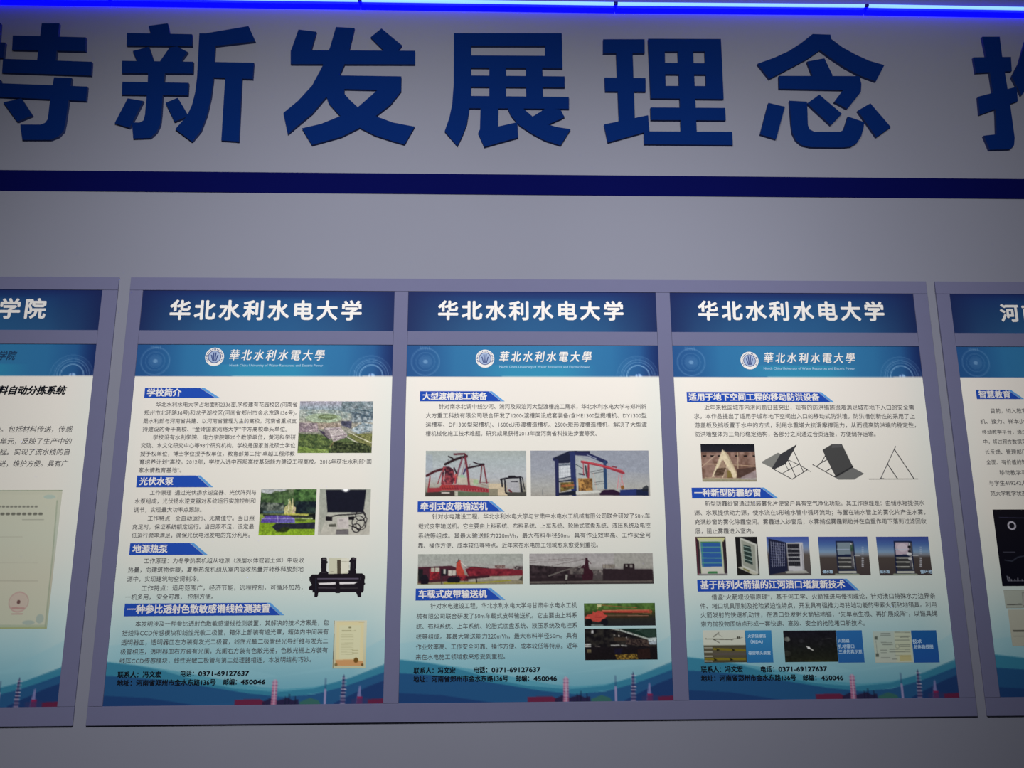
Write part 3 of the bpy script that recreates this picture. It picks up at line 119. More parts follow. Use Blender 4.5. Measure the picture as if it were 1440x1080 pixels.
(2,'photograph','wide dull photograph of a dark belt conveyor machine',(287.53,487.05,281.39,67.64),0,[('g',[(0,'a09c9c'),(.383,'a8a4a2'),(.532,'8c8884'),(.68,'50484a'),(.888,'4c4644'),(1,'3a3434')]),('p','98988c',[(.684,.004),(1,.01),(.995,.513),(.681,.446)],.5),('p','2c2226',[(-.001,.366),(.179,.421),(.415,.47),(.442,.887),(-.002,.921)]),('P','403438','241c20',[(-.001,.387),(.415,.485),(.428,.797),(-.002,.788)],.03),('l','6a6460',.009,[(.156,.732),(.267,.571),(.415,.411)]),('l','6a5c5c',.002,[(-.001,.229),(.446,.143)]),('l','6a5c5c',.002,[(-.001,.298),(.446,.188)]),('l','4a3c3c',.002,[(.179,.391),(.446,.197)]),('p','381c26',[(.444,.501),(.452,.143),(.47,.143),(.475,.233),(.481,.502),(.517,.592),(.508,.858),(.427,.886),(.415,.441),(.445,.352)]),('l','381c26',.005,[(.468,.218),(.497,.338)]),('P','6a625e','3a3436',[(.326,.498),(.437,.486),(.436,.679),(.325,.677)],.015),('P','857c78','4a4444',[(.503,.532),(.592,.534),(.59,.712),(.517,.71)],.013),('p','2f2429',[(.592,.504),(.725,.522),(.995,.528),(.995,.899),(.589,.875)]),('p','9a9488',[(.593,.361),(.687,.363),(.687,.491),(.592,.489)]),('l','4a3c3e',.004,[(.593,.361),(.592,.489)]),('l','4a3c3e',.004,[(.605,.361),(.604,.489)]),('l','4a3c3e',.004,[(.616,.361),(.616,.49)]),('l','4a3c3e',.004,[(.628,.362),(.627,.49)]),('l','4a3c3e',.004,[(.64,.362),(.639,.49)]),('l','4a3c3e',.004,[(.652,.362),(.651,.49)]),('l','4a3c3e',.004,[(.664,.362),(.663,.491)]),('l','4a3c3e',.004,[(.676,.363),(.675,.491)]),('l','4a3c3e',.004,[(.687,.363),(.687,.491)]),('p','2a2024',[(.762,.344),(.848,.345),(.85,.524),(.758,.522)]),('p','8a8480',[(.778,.374),(.793,.374),(.792,.449),(.777,.448)]),('p','8a8480',[(.811,.374),(.833,.375),(.832,.479),(.81,.479)]),('p','9a9890',[(.289,.691),(.308,.691),(.303,.854),(.288,.868)]),('l','1c1618',.009,[(.295,.868),(.295,.972)]),('p','6a625c',[(-.002,.906),(.266,.897),(.781,.909),(.988,.884),(.987,.944),(.339,.943),(-.002,.965)],.8),('n',.06,.016,.066)]),
(2,'photograph','photograph of an orange vehicle with a long belt arm on green ground',(409.29,596.55,160.23,48.7),0,[('g',[(0,'42602a'),(.258,'44622c'),(.463,'3a3a22'),(.694,'2c2c28'),(1,'26262a')]),('P','5a7c3c','3c5628',[(0,-.01),(1,.01),(.996,.294),(.23,.252),(-.003,.375)],.065),('l','a06440',.008,[(.256,.085),(.427,.14),(.744,.211)]),('l','c4a468',.006,[(.189,.277),(.202,.148)]),('p','c8c090',[(.183,.045),(.248,.059),(.239,.175),(.19,.174)]),('l','b04c3c',.036,[(.262,.368),(.938,.383)]),('l','d09070',.006,[(.262,.317),(.939,.306)]),('l','b8806c',.007,[(.333,.541),(.903,.554)]),('l','7a2c28',.01,[(.269,.407),(.676,.428)]),('l','7a5c30',.021,[(.923,.292),(.941,.473)],.8),('l','8a6c50',.006,[(.823,.457),(.953,.499)]),('p','3c2a1c',[(.333,.562),(.903,.575),(.894,.651),(.332,.664)],.8),('p','bc4a40',[(.004,.631),(.049,.504),(.118,.468),(.124,.339),(.155,.417),(.189,.328),(.254,.355),(.285,.51),(.333,.536),(.267,.74),(.201,.828),(.12,.787),(.088,.684),(.023,.696)]),('l','e07060',.011,[(.032,.632),(.081,.633)]),('l','8a2c2c',.006,[(.154,.609),(.251,.611)]),('e','141418',.063,.85,.049,.159),('e','181820',.282,.842,.053,.159),('p','8a9a94',[(.095,.94),(.265,.944),(.264,.995),(.094,.991)],.8),('n',.06,.025,.077)]),
(2,'photograph','dark photograph of a conveyor inside an industrial shed',(409.31,651.22,161.54,66.42),0,[('g',[(0,'20282a'),(.209,'221e20'),(.58,'1c181c'),(1,'1a1618')]),('P','33302c','161418',[(0,-.009),(.994,.009),(.983,.589),(-.006,.57)],.048),('p','1c3028',[(.462,-.001),(.994,.009),(.989,.292),(.875,.346),(.661,.137)]),('p','3c5048',[(.743,.064),(.985,.031),(.981,.292),(.884,.29)],.5),('l','a8b0a8',.022,[(.358,-.017),(.501,.06),(.875,.336)]),('l','6a7872',.005,[(.702,.082),(.873,-.005)]),('p','bcc8c8',[(.876,.318),(.995,.292),(.993,.404),(.882,.42)]),('p','a8b4bc',[(.882,.429),(.993,.404),(.991,.515),(.896,.513)]),('l','1c1c20',.006,[(.486,.004),(.489,.078)]),('l','1c1c20',.006,[(.586,.08),(.587,.154)]),('l','1c1c20',.006,[(.67,.1),(.67,.212)]),('p','4a3c30',[(.402,.281),(.571,.284),(.561,.396),(.409,.393)],.8),('p','c8c8c8',[(.096,.043),(.124,.044),(.123,.156),(.095,.155)]),('p','b8b8b4',[(-.001,.478),(.087,.48),(.086,.587),(-.002,.585)]),('l','302c2c',.004,[(-.001,.533),(.087,.535)]),('p','6a6048',[(.029,.663),(.085,.664),(.084,.766),(.028,.765)]),('l','b0b0ac',.021,[(.367,.54),(.471,.533)],.8),('l','a8a8a4',.019,[(.507,.543),(.575,.554)],.8),('l','d0ccc8',.01,[(.579,.285),(.578,.331)]),('e','c0b8b0',.475,.236,.011,.03),('e','c8c0bc',.79,.533,.013,.026),('e','8a8680',.411,.207,.013,.018),('l','5a5450',.011,[(.146,.564),(.206,.571)]),('P','5a4c44','241c1e',[(.57,.303),(.875,.364),(.895,.587),(.567,.507)],.018),('p','1c1a30',[(.406,.634),(.526,.636),(.491,.82),(.411,.818)],.8),('P','9a7c34','3a2c18',[(.411,.837),(.715,.806),(.729,.981),(.441,.994)],.019),('p','32201c',[(.725,.677),(.894,.624),(.905,.957),(.729,.972)],.7),('n',.08,.02,.046),('n',.12,.009,.02)]),
(3,'photograph','photograph of a wooden triangular flood wall model',(55.46,237.55,127.4,87.82),0,[('g',[(0,'1a1c24'),(.191,'22222a'),(.233,'7a6058'),(.445,'8a6c60'),(.864,'866a5e'),(.927,'a09880'),(1,'8a8468')]),('P','94786c','705448',[(-.004,.233),(1.002,.213),(.983,.908),(-.008,.915)],.088),('p','140f12',[(.033,.3),(.099,.3),(.092,.343),(.028,.342)]),('p','140f12',[(.176,.3),(.242,.301),(.236,.343),(.172,.343)]),('p','140f12',[(.311,.301),(.377,.301),(.371,.343),(.306,.343)]),('p','140f12',[(.628,.301),(.694,.301),(.687,.344),(.623,.344)]),('p','140f12',[(.789,.302),(.855,.302),(.849,.344),(.784,.344)]),('p','140f12',[(.953,.302),(1.02,.302),(1.013,.344),(.948,.344)]),('l','b89c80',.012,[(-.008,.532),(.459,.546),(.998,.597)]),('l','c0a690',.012,[(.003,.612),(.249,.318)]),('l','b8a088',.015,[(.68,.234),(.668,.655)]),('p','d8c8a8',[(.402,.148),(.444,.212),(.638,.802),(.626,.907),(.567,.906),(.405,.423),(.241,.864),(.175,.884),(.351,.318)]),('p','9c8470',[(.383,.423),(.548,.844),(.444,.906),(.27,.864),(.26,.759)],.9),('p','c8b898',[(.424,.149),(.506,.286),(.64,.76),(.622,.823)],.8),('p','7a6a38',[(.467,.697),(.525,.718),(.561,.886),(.458,.906)],.9),('l','d8c4a8',.015,[(.464,.602),(.371,.895)]),('P','6a5448','4a382c',[(.279,.654),(.455,.634),(.388,.843),(.213,.843)],.029),('l','b8a488',.012,[(.051,.894),(.603,.927)]),('p','40302c',[(.643,.676),(.997,.614),(1.002,.677),(.722,.886),(.648,.907)],.7),('p','a8a0a8',[(.722,.886),(1.001,.698),(.992,.97),(.69,.938)],.6),('n',.06,.029,.042)]),
(3,'photograph','cut-out picture of a grey panel leaning on an open frame',(198.44,237.66,118.72,84.34),1,[('p','80807c',[(-.026,.511),(.327,.243),(.388,.288),(.202,.672)]),('p','3b3b3f',[(.186,.672),(.372,.287),(.717,.011),(.639,.188),(.468,.552),(.232,.705)]),('l','3b3b3f',.013,[(.194,.683),(.571,.979),(.885,.717),(.75,.596)]),('l','3b3b3f',.013,[(.639,.177),(.803,.772)]),('l','3b3b3f',.013,[(.468,.266),(.521,.464),(.645,.913)]),('l','3b3b3f',.011,[(.391,.814),(.72,.574),(.537,.453)]),('l','3b3b3f',.009,[(.453,.552),(.507,.716)]),('l','3b3b3f',.008,[(.885,.717),(.954,.777)])]),
(3,'photograph','cut-out picture of a dark grey flood panel with lighter foot plate',(316.75,235.89,127.88,86.37),1,[('p','484848',[(.21,.184),(.4,.022),(.577,.022),(.75,.659),(.418,.936),(.26,.389)]),('p','5a5a5c',[(.4,.022),(.577,.022),(.587,.109),(.379,.13)],.8),('p','6e6e6c',[(.41,.936),(.75,.67),(.94,.831),(.744,.99),(.458,.989)]),('l','2c2c2e',.021,[(.397,.915),(.745,.637)]),('l','3b3b3f',.013,[(-.022,.565),(.069,.636),(.404,.93)]),('l','3b3b3f',.013,[(.248,.346),(.163,.539),(.069,.636)]),('l','3b3b3f',.013,[(.286,.443),(.132,.561)]),('l','3b3b3f',.013,[(.345,.679),(.23,.771)])]),
(3,'photograph','thin line drawing of a triangular frame',(446.91,241.62,126.97,80.35),1,[('l','6a6a6c',.009,[(-.061,.975),(.923,.979)]),('l','5a5a5e',.012,[(.565,.019),(.22,.967)]),('l','3c3c40',.015,[(.533,.105),(.842,.969)]),('l','3c3c40',.015,[(.375,.534),(.531,.961)]),('l','3c3c40',.018,[(.213,.972),(.279,.972)])]),
(3,'photograph','picture of a screen window with blue slats',(32.14,451.28,69.49,85.83),0,[('g',[(0,'2c2228'),(1,'3a3038')]),('p','c8c890',[(.036,.017),(.984,.02),(.919,.126),(.129,.134)]),('p','bcc4a8',[(.119,.067),(.88,.069),(.896,.811),(.899,.966),(.131,.952)]),('p','2f5a9c',[(.157,.135),(.832,.137),(.842,.777),(.171,.785)]),('l','5c9c8c',.026,[(.163,.27),(.83,.272)]),('l','5c9c8c',.026,[(.165,.409),(.832,.412)]),('l','5c9c8c',.026,[(.167,.551),(.833,.553)]),('l','5c9c8c',.026,[(.169,.678),(.835,.681)]),('l','4a9a70',.035,[(.199,.157),(.214,.774)],.7),('l','4a9a70',.035,[(.816,.159),(.841,.587)],.5),('p','4a7c5c',[(.158,.123),(.833,.126),(.83,.159),(.156,.157)]),('p','c8c8bc',[(.156,.796),(.856,.777),(.885,.955),(.159,.952)]),('p','3c7a48',[(.362,.902),(.662,.899),(.666,.957),(.344,.955)]),('l','9a9898',.029,[(.031,.963),(1.013,.967)]),('p','7c3040',[(0,-.002),(.037,-.002),(.071,.998),(.028,.998)],.5),('p','a49c90',[(.669,.204),(.755,.204),(.787,.362),(.715,.362)],0)]),
(3,'photograph','picture of a tilted white window screen on black',(123.62,451.62,51.04,85.93),0,[('g',[(0,'1c1c1e'),(1,'222220')]),('p','c0c2b8',[(.214,.011),(.958,.193),(.947,.955),(.75,.977),(.229,.764)]),('p','94988c',[(.266,.079),(.876,.227),(.856,.899),(.271,.741)]),('p','2c3c38',[(.35,.203),(.677,.249),(.72,.732),(.378,.652)]),('l','9ab0a8',.031,[(.364,.248),(.73,.306)]),('l','9ab0a8',.031,[(.352,.356),(.717,.418)]),('l','9ab0a8',.031,[(.34,.464),(.704,.53)]),('l','9ab0a8',.031,[(.329,.572),(.691,.642)]),('p','b8b8a8',[(.031,.796),(.228,.775),(.945,.966),(.826,.988),(.672,.976)]),('p','7c7a50',[(.302,.808),(.567,.876),(.523,.92),(.261,.831)])]),
(3,'photograph','picture of an opened window with a white mesh door',(195.71,452,97.57,86.05),0,[('g',[(0,'3c50a0'),(.249,'7088b0'),(.361,'80889a'),(.473,'5c5450'),(1,'504c4c')]),('p','20243c',[(.048,.043),(.463,.147),(.452,.898),(.019,.984)]),('l','a8acc0',.01,[(.105,.123),(.103,.784)]),('l','a8acc0',.01,[(.158,.132),(.148,.78)]),('l','a8acc0',.01,[(.211,.141),(.193,.776)]),('l','a8acc0',.01,[(.263,.15),(.239,.772)]),('l','a8acc0',.01,[(.316,.16),(.284,.768)]),('l','a8acc0',.01,[(.369,.169),(.329,.763)]),('l','a8acc0',.01,[(.422,.178),(.374,.759)]),('l','7c80a0',.008,[(.103,.156),(.428,.203)]),('l','7c80a0',.008,[(.098,.229),(.424,.271)]),('l','7c80a0',.008,[(.093,.301),(.419,.338)]),('l','7c80a0',.008,[(.089,.373),(.414,.406)]),('l','7c80a0',.008,[(.084,.444),(.41,.473)]),('l','7c80a0',.008,[(.08,.516),(.405,.54)]),('l','7c80a0',.008,[(.075,.588),(.401,.607)]),('l','7c80a0',.008,[(.07,.659),(.396,.675)]),('l','7c80a0',.008,[(.066,.731),(.392,.742)]),('p','c0c0c4',[(.462,.158),(.853,.149),(.841,.889),(.474,.887)]),('p','24242c',[(.481,.181),(.769,.182),(.758,.766),(.482,.764)]),('l','b8b8bc',.018,[(.472,.316),(.775,.322)]),('l','b8b8bc',.018,[(.473,.422),(.774,.426)]),('l','b8b8bc',.018,[(.474,.527),(.773,.529)]),('l','b8b8bc',.018,[(.475,.632),(.772,.632)]),('l','505058',.006,[(.542,.192),(.52,.753)]),('l','505058',.006,[(.591,.193),(.569,.754)]),('l','505058',.006,[(.641,.193),(.618,.754)]),('l','505058',.006,[(.69,.193),(.667,.754)]),('l','505058',.006,[(.739,.193),(.716,.755)]),('l','8c8c94',.014,[(.829,.205),(.813,.855)]),('p','a8a8a0',[(.391,.898),(.883,.878),(.939,.945),(.408,.947)])]),
(3,'photograph','picture of a grey stair-like window section against a blue sky',(315.03,452.3,114.93,86.38),0,[('g',[(0,'38468e'),(.197,'4a68a0'),(.394,'7c98b4'),(.47,'7c8088'),(.546,'4c4440'),(1,'443c3c')]),('p','1c2440',[(.348,.113),(.715,.115),(.72,.851),(.722,.97),(.342,.967)]),('p','7a8a94',[(.376,.148),(.653,.15),(.648,.46),(.371,.469)]),('p','3c3c3c',[(.373,.524),(.635,.525),(.68,.851),(.376,.849)]),('p','5c5a60',[(.645,.154),(.704,.155),(.684,.786),(.634,.786)]),('l','d0d4d8',.015,[(.66,.176),(.662,.275)]),('l','c4c4bc',.019,[(.379,.55),(.633,.551)]),('l','c4c4bc',.019,[(.372,.658),(.626,.66)]),('l','c4c4bc',.019,[(.363,.779),(.617,.781)]),('l','a0b0c4',.012,[(.369,.328),(.615,.329)]),('l','c0c4c0',.01,[(.679,.504),(.693,.851)]),('p','c4c4b8',[(.364,.892),(.719,.894),(.715,.946),(.361,.943)]),('p','8c9484',[(.272,.999),(.292,.956),(.756,.959),(.8,1.003)]),('l','d8dce0',.009,[(.705,.493),(.816,.494)]),('p','d0d4dc',[(.866,.265),(.909,.265),(.908,.3),(.866,.3)],.35),('p','d0d4dc',[(.863,.318),(.905,.318),(.904,.353),(.862,.352)],.35),('p','d0d4dc',[(.859,.37),(.901,.37),(.9,.405),(.858,.405)],.3),('p','d0d4dc',[(.855,.422),(.897,.422),(.896,.457),(.854,.457)],.3),('p','d0d4dc',[(.846,.544),(.888,.544),(.887,.579),(.845,.579)],.8),('p','d0d4dc',[(.842,.596),(.885,.596),(.884,.631),(.841,.631)],.8),('p','d0d4dc',[(.838,.648),(.881,.649),(.88,.683),(.837,.683)],.8),('p','d0d4dc',[(.834,.7),(.877,.701),(.876,.735),(.834,.735)],.8),('p','d0d4dc',[(.831,.752),(.873,.753),(.872,.787),(.83,.787)],.7),('p','30503c',[(.64,.22),(.701,.198),(.697,.373),(.637,.384)],.8)]),
(3,'photograph','picture of a window section with pale misty top against a blue sky',(450.17,452.86,121.9,86.56),0,[('g',[(0,'38468e'),(.197,'4a68a0'),(.394,'7c98b4'),(.47,'7c8088'),(.546,'4c4440'),(1,'443c3c')]),('p','1c2440',[(.328,.113),(.676,.115),(.672,.851),(.673,.97),(.313,.967)]),('p','b8a8b4',[(.354,.148),(.617,.15),(.609,.46),(.346,.469)]),('p','3c3c3c',[(.347,.524),(.596,.525),(.634,.851),(.346,.848)]),('p','5c5a60',[(.609,.154),(.665,.155),(.639,.786),(.591,.785)]),('l','d0d4d8',.015,[(.623,.176),(.623,.275)]),('l','c4c4bc',.018,[(.353,.55),(.594,.551)]),('l','c4c4bc',.018,[(.345,.658),(.585,.66)]),('l','c4c4bc',.018,[(.335,.779),(.575,.781)]),('l','a0b0c4',.011,[(.346,.327),(.579,.329)]),('l','c0c4c0',.01,[(.637,.504),(.647,.851)]),('p','c4c4b8',[(.335,.892),(.671,.894),(.667,.946),(.331,.943)]),('p','8c9484',[(.247,.999),(.266,.956),(.705,.959),(.747,1.002)]),('l','d8dce0',.008,[(.662,.493),(.767,.494)]),('p','d0d4dc',[(.817,.265),(.858,.265),(.856,.3),(.816,.3)],.35),('p','d0d4dc',[(.813,.317),(.853,.318),(.852,.353),(.812,.352)],.35),('p','d0d4dc',[(.809,.37),(.849,.37),(.848,.405),(.808,.405)],.3),('p','d0d4dc',[(.805,.422),(.845,.422),(.844,.457),(.803,.457)],.3),('p','d0d4dc',[(.795,.544),(.835,.544),(.834,.579),(.794,.579)],.8),('p','d0d4dc',[(.791,.596),(.831,.596),(.83,.631),(.789,.631)],.8),('p','d0d4dc',[(.786,.648),(.827,.648),(.825,.683),(.785,.683)],.8),('p','d0d4dc',[(.782,.7),(.822,.7),(.821,.735),(.781,.735)],.8),('p','d0d4dc',[(.778,.752),(.818,.752),(.817,.787),(.777,.787)],.7),('e','d8d0d8',.486,.285,.097,.109,.5),('e','d8d8d8',.602,.449,.048,.043,.9),('e','1c1c24',.616,.264,.032,.03),('e','1c1c24',.61,.384,.029,.026),('e','d0d0d0',.608,.569,.035,.039,.9)]),
(3,'photograph','drawing of an anchor rocket above a soil section',(38.11,656.49,94.75,68.57),0,[('g',[(0,'c8ccc0'),(.46,'c8ccbc'),(.471,'4c4a38'),(.648,'5c5646'),(1,'4a4634')]),('l','26241c',.014,[(.053,.265),(.69,.298)]),('l','26241c',.014,[(.245,.202),(.381,.072)]),('l','6a685c',.008,[(.358,.125),(.455,.204)]),('l','26241c',.012,[(.232,.28),(.377,.386)]),('l','26241c',.008,[(.691,.285),(.933,.23)]),('p','26241c',[(.805,.195),(.835,.195),(.832,.266),(.802,.265)]),('p','26241c',[(.851,.195),(.875,.195),(.872,.266),(.848,.266)]),('l','7c7024',.048,[(.239,.58),(.974,.627)]),('l','7c7024',.048,[(.028,.889),(.961,.9)]),('l','5c5458',.04,[(.233,.736),(.969,.744)],.7),('p','181810',[(.28,.555),(.381,.613),(.286,.653),(.314,.607)]),('p','181810',[(.648,.564),(.749,.622),(.654,.663),(.682,.616)]),('p','181810',[(.208,.858),(.309,.916),(.214,.956),(.241,.91)]),('p','181810',[(.585,.857),(.686,.915),(.591,.955),(.619,.909)]),('l','b8b8a8',.024,[(.018,.539),(.201,.541)],.85),('l','b8b8a8',.024,[(.013,.674),(.196,.676)],.85),('l','b8b8a8',.024,[(.008,.803),(.19,.806)],.85),('l','b8b8a8',.024,[(.002,.953),(.184,.956)],.85)]),
(3,'photograph','dark night picture of a small white flare',(218.71,658.41,119.32,67.15),0,[('g',[(0,'1c1a24'),(.655,'20221f'),(1,'26281e')]),('e','8a8c84',.067,.276,.054,.075,.75),('e','4a4a44',.048,.729,.072,.093,.4),('l','e8e8e0',.019,[(.423,.508),(.537,.629)]),('e','ffffff',.461,.554,.026,.032),('l','4c4c4c',.008,[(.721,.285),(.914,.247)],.7),('e','3c3c40',.336,.333,.064,.053,.4),('e','38383c',.682,.418,.04,.067,.4),('l','5c5c20',.011,[(.37,.967),(.941,.981)],.8),('n',.15,.048,.08)]),
(3,'caption_panel','blue caption panel',(132.28,657.31,60.03,68.64),0,[('g',[(0,'3b86b8'),(1,'2c70a8')])]),
(3,'caption_panel','blue caption panel',(338.43,658.79,58.63,68.84),0,[('g',[(0,'2c6cac'),(1,'2a62a4')])]),
(3,'caption_panel','blue caption panel',(508.72,660.01,57.75,69),0,[('g',[(0,'205c9c'),(1,'2456a0')])]),
(3,'photograph','small pale flow chart picture',(421.45,661.91,86.6,66.51),0,[('g',[(0,'b0c0b8'),(.516,'b4c0b0'),(1,'b8c0b4')]),('p','c4c8a8',[(.558,.001),(1.014,.005),(.952,.992),(.545,.988)],.6),('p','5a605c',[(.212,.053),(.462,.056),(.461,.075),(.21,.073)],.75),('p','5a605c',[(.196,.109),(.469,.112),(.467,.131),(.194,.129)],.75),('p','5a605c',[(.579,.02),(.989,.024),(.988,.044),(.577,.04)],.75),('p','5a605c',[(.568,.149),(.978,.153),(.977,.172),(.567,.169)],.75),('p','5a605c',[(.702,.184),(.93,.186),(.928,.206),(.701,.203)],.75),('p','5a605c',[(.558,.272),(.945,.276),(.943,.295),(.557,.291)],.75),('p','5a605c',[(.189,.346),(.484,.349),(.482,.369),(.187,.366)],.75),('p','5a605c',[(.229,.416),(.501,.419),(.499,.438),(.227,.436)],.75),('p','5a605c',[(.66,.421),(.955,.423),(.954,.443),(.658,.44)],.75),('p','5a605c',[(.655,.476),(.951,.479),(.949,.499),(.654,.496)],.75),('p','5a605c',[(.158,.591),(.339,.592),(.338,.612),(.156,.61)],.75),('p','5a605c',[(.398,.565),(.943,.571),(.941,.59),(.397,.585)],.75),('p','5a605c',[(.163,.674),(.321,.675),(.32,.695),(.161,.693)],.75),('p','5a605c',[(.391,.648),(.936,.654),(.934,.673),(.39,.668)],.75),('p','5a605c',[(.518,.766),(.722,.768),(.72,.788),(.516,.786)],.75),('p','5a605c',[(.15,.831),(.399,.834),(.398,.853),(.149,.851)],.75),('p','5a605c',[(.441,.876),(.577,.877),(.575,.897),(.439,.895)],.75),('p','5a605c',[(.664,.782),(.936,.784),(.934,.804),(.662,.801)],.75),('p','b8ac70',[(.642,.767),(.95,.757),(.946,.937),(.639,.947)],.7),('p','485048',[(.04,.15),(.118,.15),(.109,.262),(.032,.261)],.8),('p','485048',[(.029,.706),(.11,.707),(.102,.812),(.021,.811)],.8),('l','6a706c',.009,[(.057,.289),(.07,.706)],.8),('o','7a847c',.61,.476,.05,.011)]),
(0,'certificate','faded certificate picture with red round seal',(313.12,340.96,247.6,301.7),0,[('g',[(0,'c4c4b0'),(.346,'bcc4b4'),(.672,'bcb8a4'),(1,'a8b49c')]),('p','c8c8b4',[(.033,.033),(.957,.035),(.975,.457),(.981,.972),(.166,.968)],.7),('l','8c9880',.008,[(0,.001),(1.007,.003)]),('l','94a088',.011,[(.963,.08),(.978,.479),(.984,.994)],.7),('l','a0a878',.011,[(.17,.992),(.998,.994)]),('l','6c6c64',.018,[(.373,.123),(.383,.123)],.75),('l','6c6c64',.018,[(.409,.123),(.42,.123)],.75),('l','6c6c64',.018,[(.446,.123),(.456,.123)],.75),('l','6c6c64',.018,[(.482,.123),(.493,.124)],.75),('l','6c6c64',.018,[(.519,.124),(.53,.124)],.75),('l','6c6c64',.018,[(.555,.124),(.566,.124)],.75),('l','6c6c64',.018,[(.592,.124),(.603,.124)],.75),('l','6c6c64',.018,[(.629,.124),(.639,.124)],.75),('l','6c6c64',.018,[(.665,.124),(.676,.124)],.75),('l','6c6c64',.018,[(.702,.124),(.713,.124)],.75),('l','6c6c64',.018,[(.738,.124),(.749,.124)],.75),('l','6c6c64',.018,[(.775,.124),(.786,.124)],.75),('l','54544c',.023,[(.381,.177),(.397,.177)],.75),('l','54544c',.023,[(.43,.177),(.446,.177)],.75),('l','54544c',.023,[(.478,.177),(.495,.177)],.75),('l','54544c',.023,[(.527,.177),(.543,.177)],.75),('l','54544c',.023,[(.576,.177),(.592,.177)],.75),('l','54544c',.023,[(.624,.177),(.641,.177)],.75),('l','54544c',.023,[(.673,.178),(.689,.178)],.75),('l','54544c',.023,[(.722,.178),(.738,.178)],.75),('l','54544c',.023,[(.771,.178),(.787,.178)],.75),('l','54544c',.023,[(.819,.178),(.836,.178)],.75),('l','8c8c80',.007,[(.671,.219),(.861,.219)],.6),('l','a09c8c',.005,[(.059,.344),(.69,.346)],.5),('l','a09c8c',.008,[(.113,.659),(.871,.663)],.5),('l','a8a494',.005,[(.091,.53),(.852,.533)],.4),('o','b08484',.727,.812,.084,.009,.6),('e','c09c98',.727,.812,.075,.076,.4),('e','5c3c3c',.727,.812,.016,.015,.8),('l','a87070',.012,[(.676,.854),(.78,.855)],.6),('l','b08080',.011,[(.68,.895),(.772,.895)],.6),('e','88a0a0',.929,.93,.034,.033,.5),('e','88a0a0',.834,.956,.054,.016,.5),('e','88b0b0',.891,.052,.054,.016,.4)]),
(4,'photograph','black dashboard screen picture with a white ring',(38.47,391.59,236.46,173.03),0,[('g',[(0,'16141c'),(1,'10101c')]),('o','c8c4d0',.172,.214,.035,.015,.95),('l','4a4a6a',.006,[(.055,.104),(.374,.115)],.6),('l','5a5a6a',.007,[(.053,.561),(.168,.562)],.7),('l','4a5060',.009,[(.057,.665),(.127,.68),(.19,.628),(.308,.601),(.548,.649)],.7),('l','7c8090',.007,[(.058,.871),(.062,.927)]),('l','9c9ca8',.006,[(.062,.931),(.231,.932),(.66,.941)],.8),('l','b0b0bc',.007,[(.073,.931),(.078,.884)],.8),('l','b0b0bc',.007,[(.095,.931),(.097,.912)],.8),('l','b0b0bc',.007,[(.131,.931),(.132,.916)],.8),('l','b0b0bc',.007,[(.159,.931),(.163,.898)],.8),('l','b0b0bc',.007,[(.202,.932),(.204,.917)],.8),('l','b0b0bc',.007,[(.245,.932),(.247,.91)],.8),('l','b0b0bc',.007,[(.302,.932),(.306,.895)],.8),('l','b0b0bc',.007,[(.374,.933),(.377,.907)],.8),('l','b0b0bc',.007,[(.445,.933),(.451,.885)],.8)]),
(4,'certificate','pale document picture below the black screen',(39.55,573.36,206.17,39.89),0,[('g',[(0,'aab0a4'),(1,'a8aea2')]),('l','80847c',.007,[(-0,-.007),(1,.023)]),('l','80847c',.007,[(.003,1),(.968,1.033)]),('l','50504c',.013,[(.024,.81),(.183,.791)],.8),('p','7c7c74',[(.206,.112),(.406,.118),(.383,.917),(.196,.911)],.8),('p','c0c0b8',[(.224,.176),(.387,.181),(.369,.853),(.205,.848)])]),
(4,'certificate','pale certificate picture at the poster foot',(43.74,616.45,195.04,78.61),0,[('g',[(0,'b4b4a4'),(1,'b0b0a0')]),('l','505048',.021,[(.036,.587),(.344,.592)],.8),('l','8c8c80',.009,[(.027,.734),(.506,.743)],.6),('l','8c8c80',.009,[(.188,.317),(.532,.323)],.6)])]

# ---------------------------------------------------------------- helpers
def lin(c):
    if isinstance(c, str): c = [int(c[i:i+2], 16)/255 for i in (0, 2, 4)]
    return tuple((x/12.92 if x <= .04045 else ((x+.055)/1.055)**2.4) for x in c)
MATS = {}
def mat(name, c, rough=.6, spec=.3, noise=0.0, nscale=40, bump=0.0, emit=None, es=0):
    if name in MATS: return MATS[name]
    m = bpy.data.materials.new(name); m.use_nodes = True; nt = m.node_tree; b = nt.nodes['Principled BSDF']
    L = lin(c); b.inputs['Base Color'].default_value = (*L, 1); b.inputs['Roughness'].default_value = rough; b.inputs['Specular IOR Level'].default_value = spec
    if noise or bump:
        tc = nt.nodes.new('ShaderNodeTexCoord'); n = nt.nodes.new('ShaderNodeTexNoise'); n.inputs['Scale'].default_value = nscale; n.inputs['Detail'].default_value = 5
        nt.links.new(tc.outputs['Object'], n.inputs['Vector'])
        if noise:
            mx = nt.nodes.new('ShaderNodeMix'); mx.data_type = 'RGBA'
            mx.inputs[6].default_value = (*[x*(1-noise) for x in L], 1); mx.inputs[7].default_value = (*[min(1, x*(1+noise)) for x in L], 1)
            nt.links.new(n.outputs['Fac'], mx.inputs[0]); nt.links.new(mx.outputs[2], b.inputs['Base Color'])
        if bump:
            bp = nt.nodes.new('ShaderNodeBump'); bp.inputs['Strength'].default_value = bump; bp.inputs['Distance'].default_value = .001
            nt.links.new(n.outputs['Fac'], bp.inputs['Height']); nt.links.new(bp.outputs['Normal'], b.inputs['Normal'])
    if emit:
        b.inputs['Emission Color'].default_value = (*emit, 1); b.inputs['Emission Strength'].default_value = es
    MATS[name] = m; return m
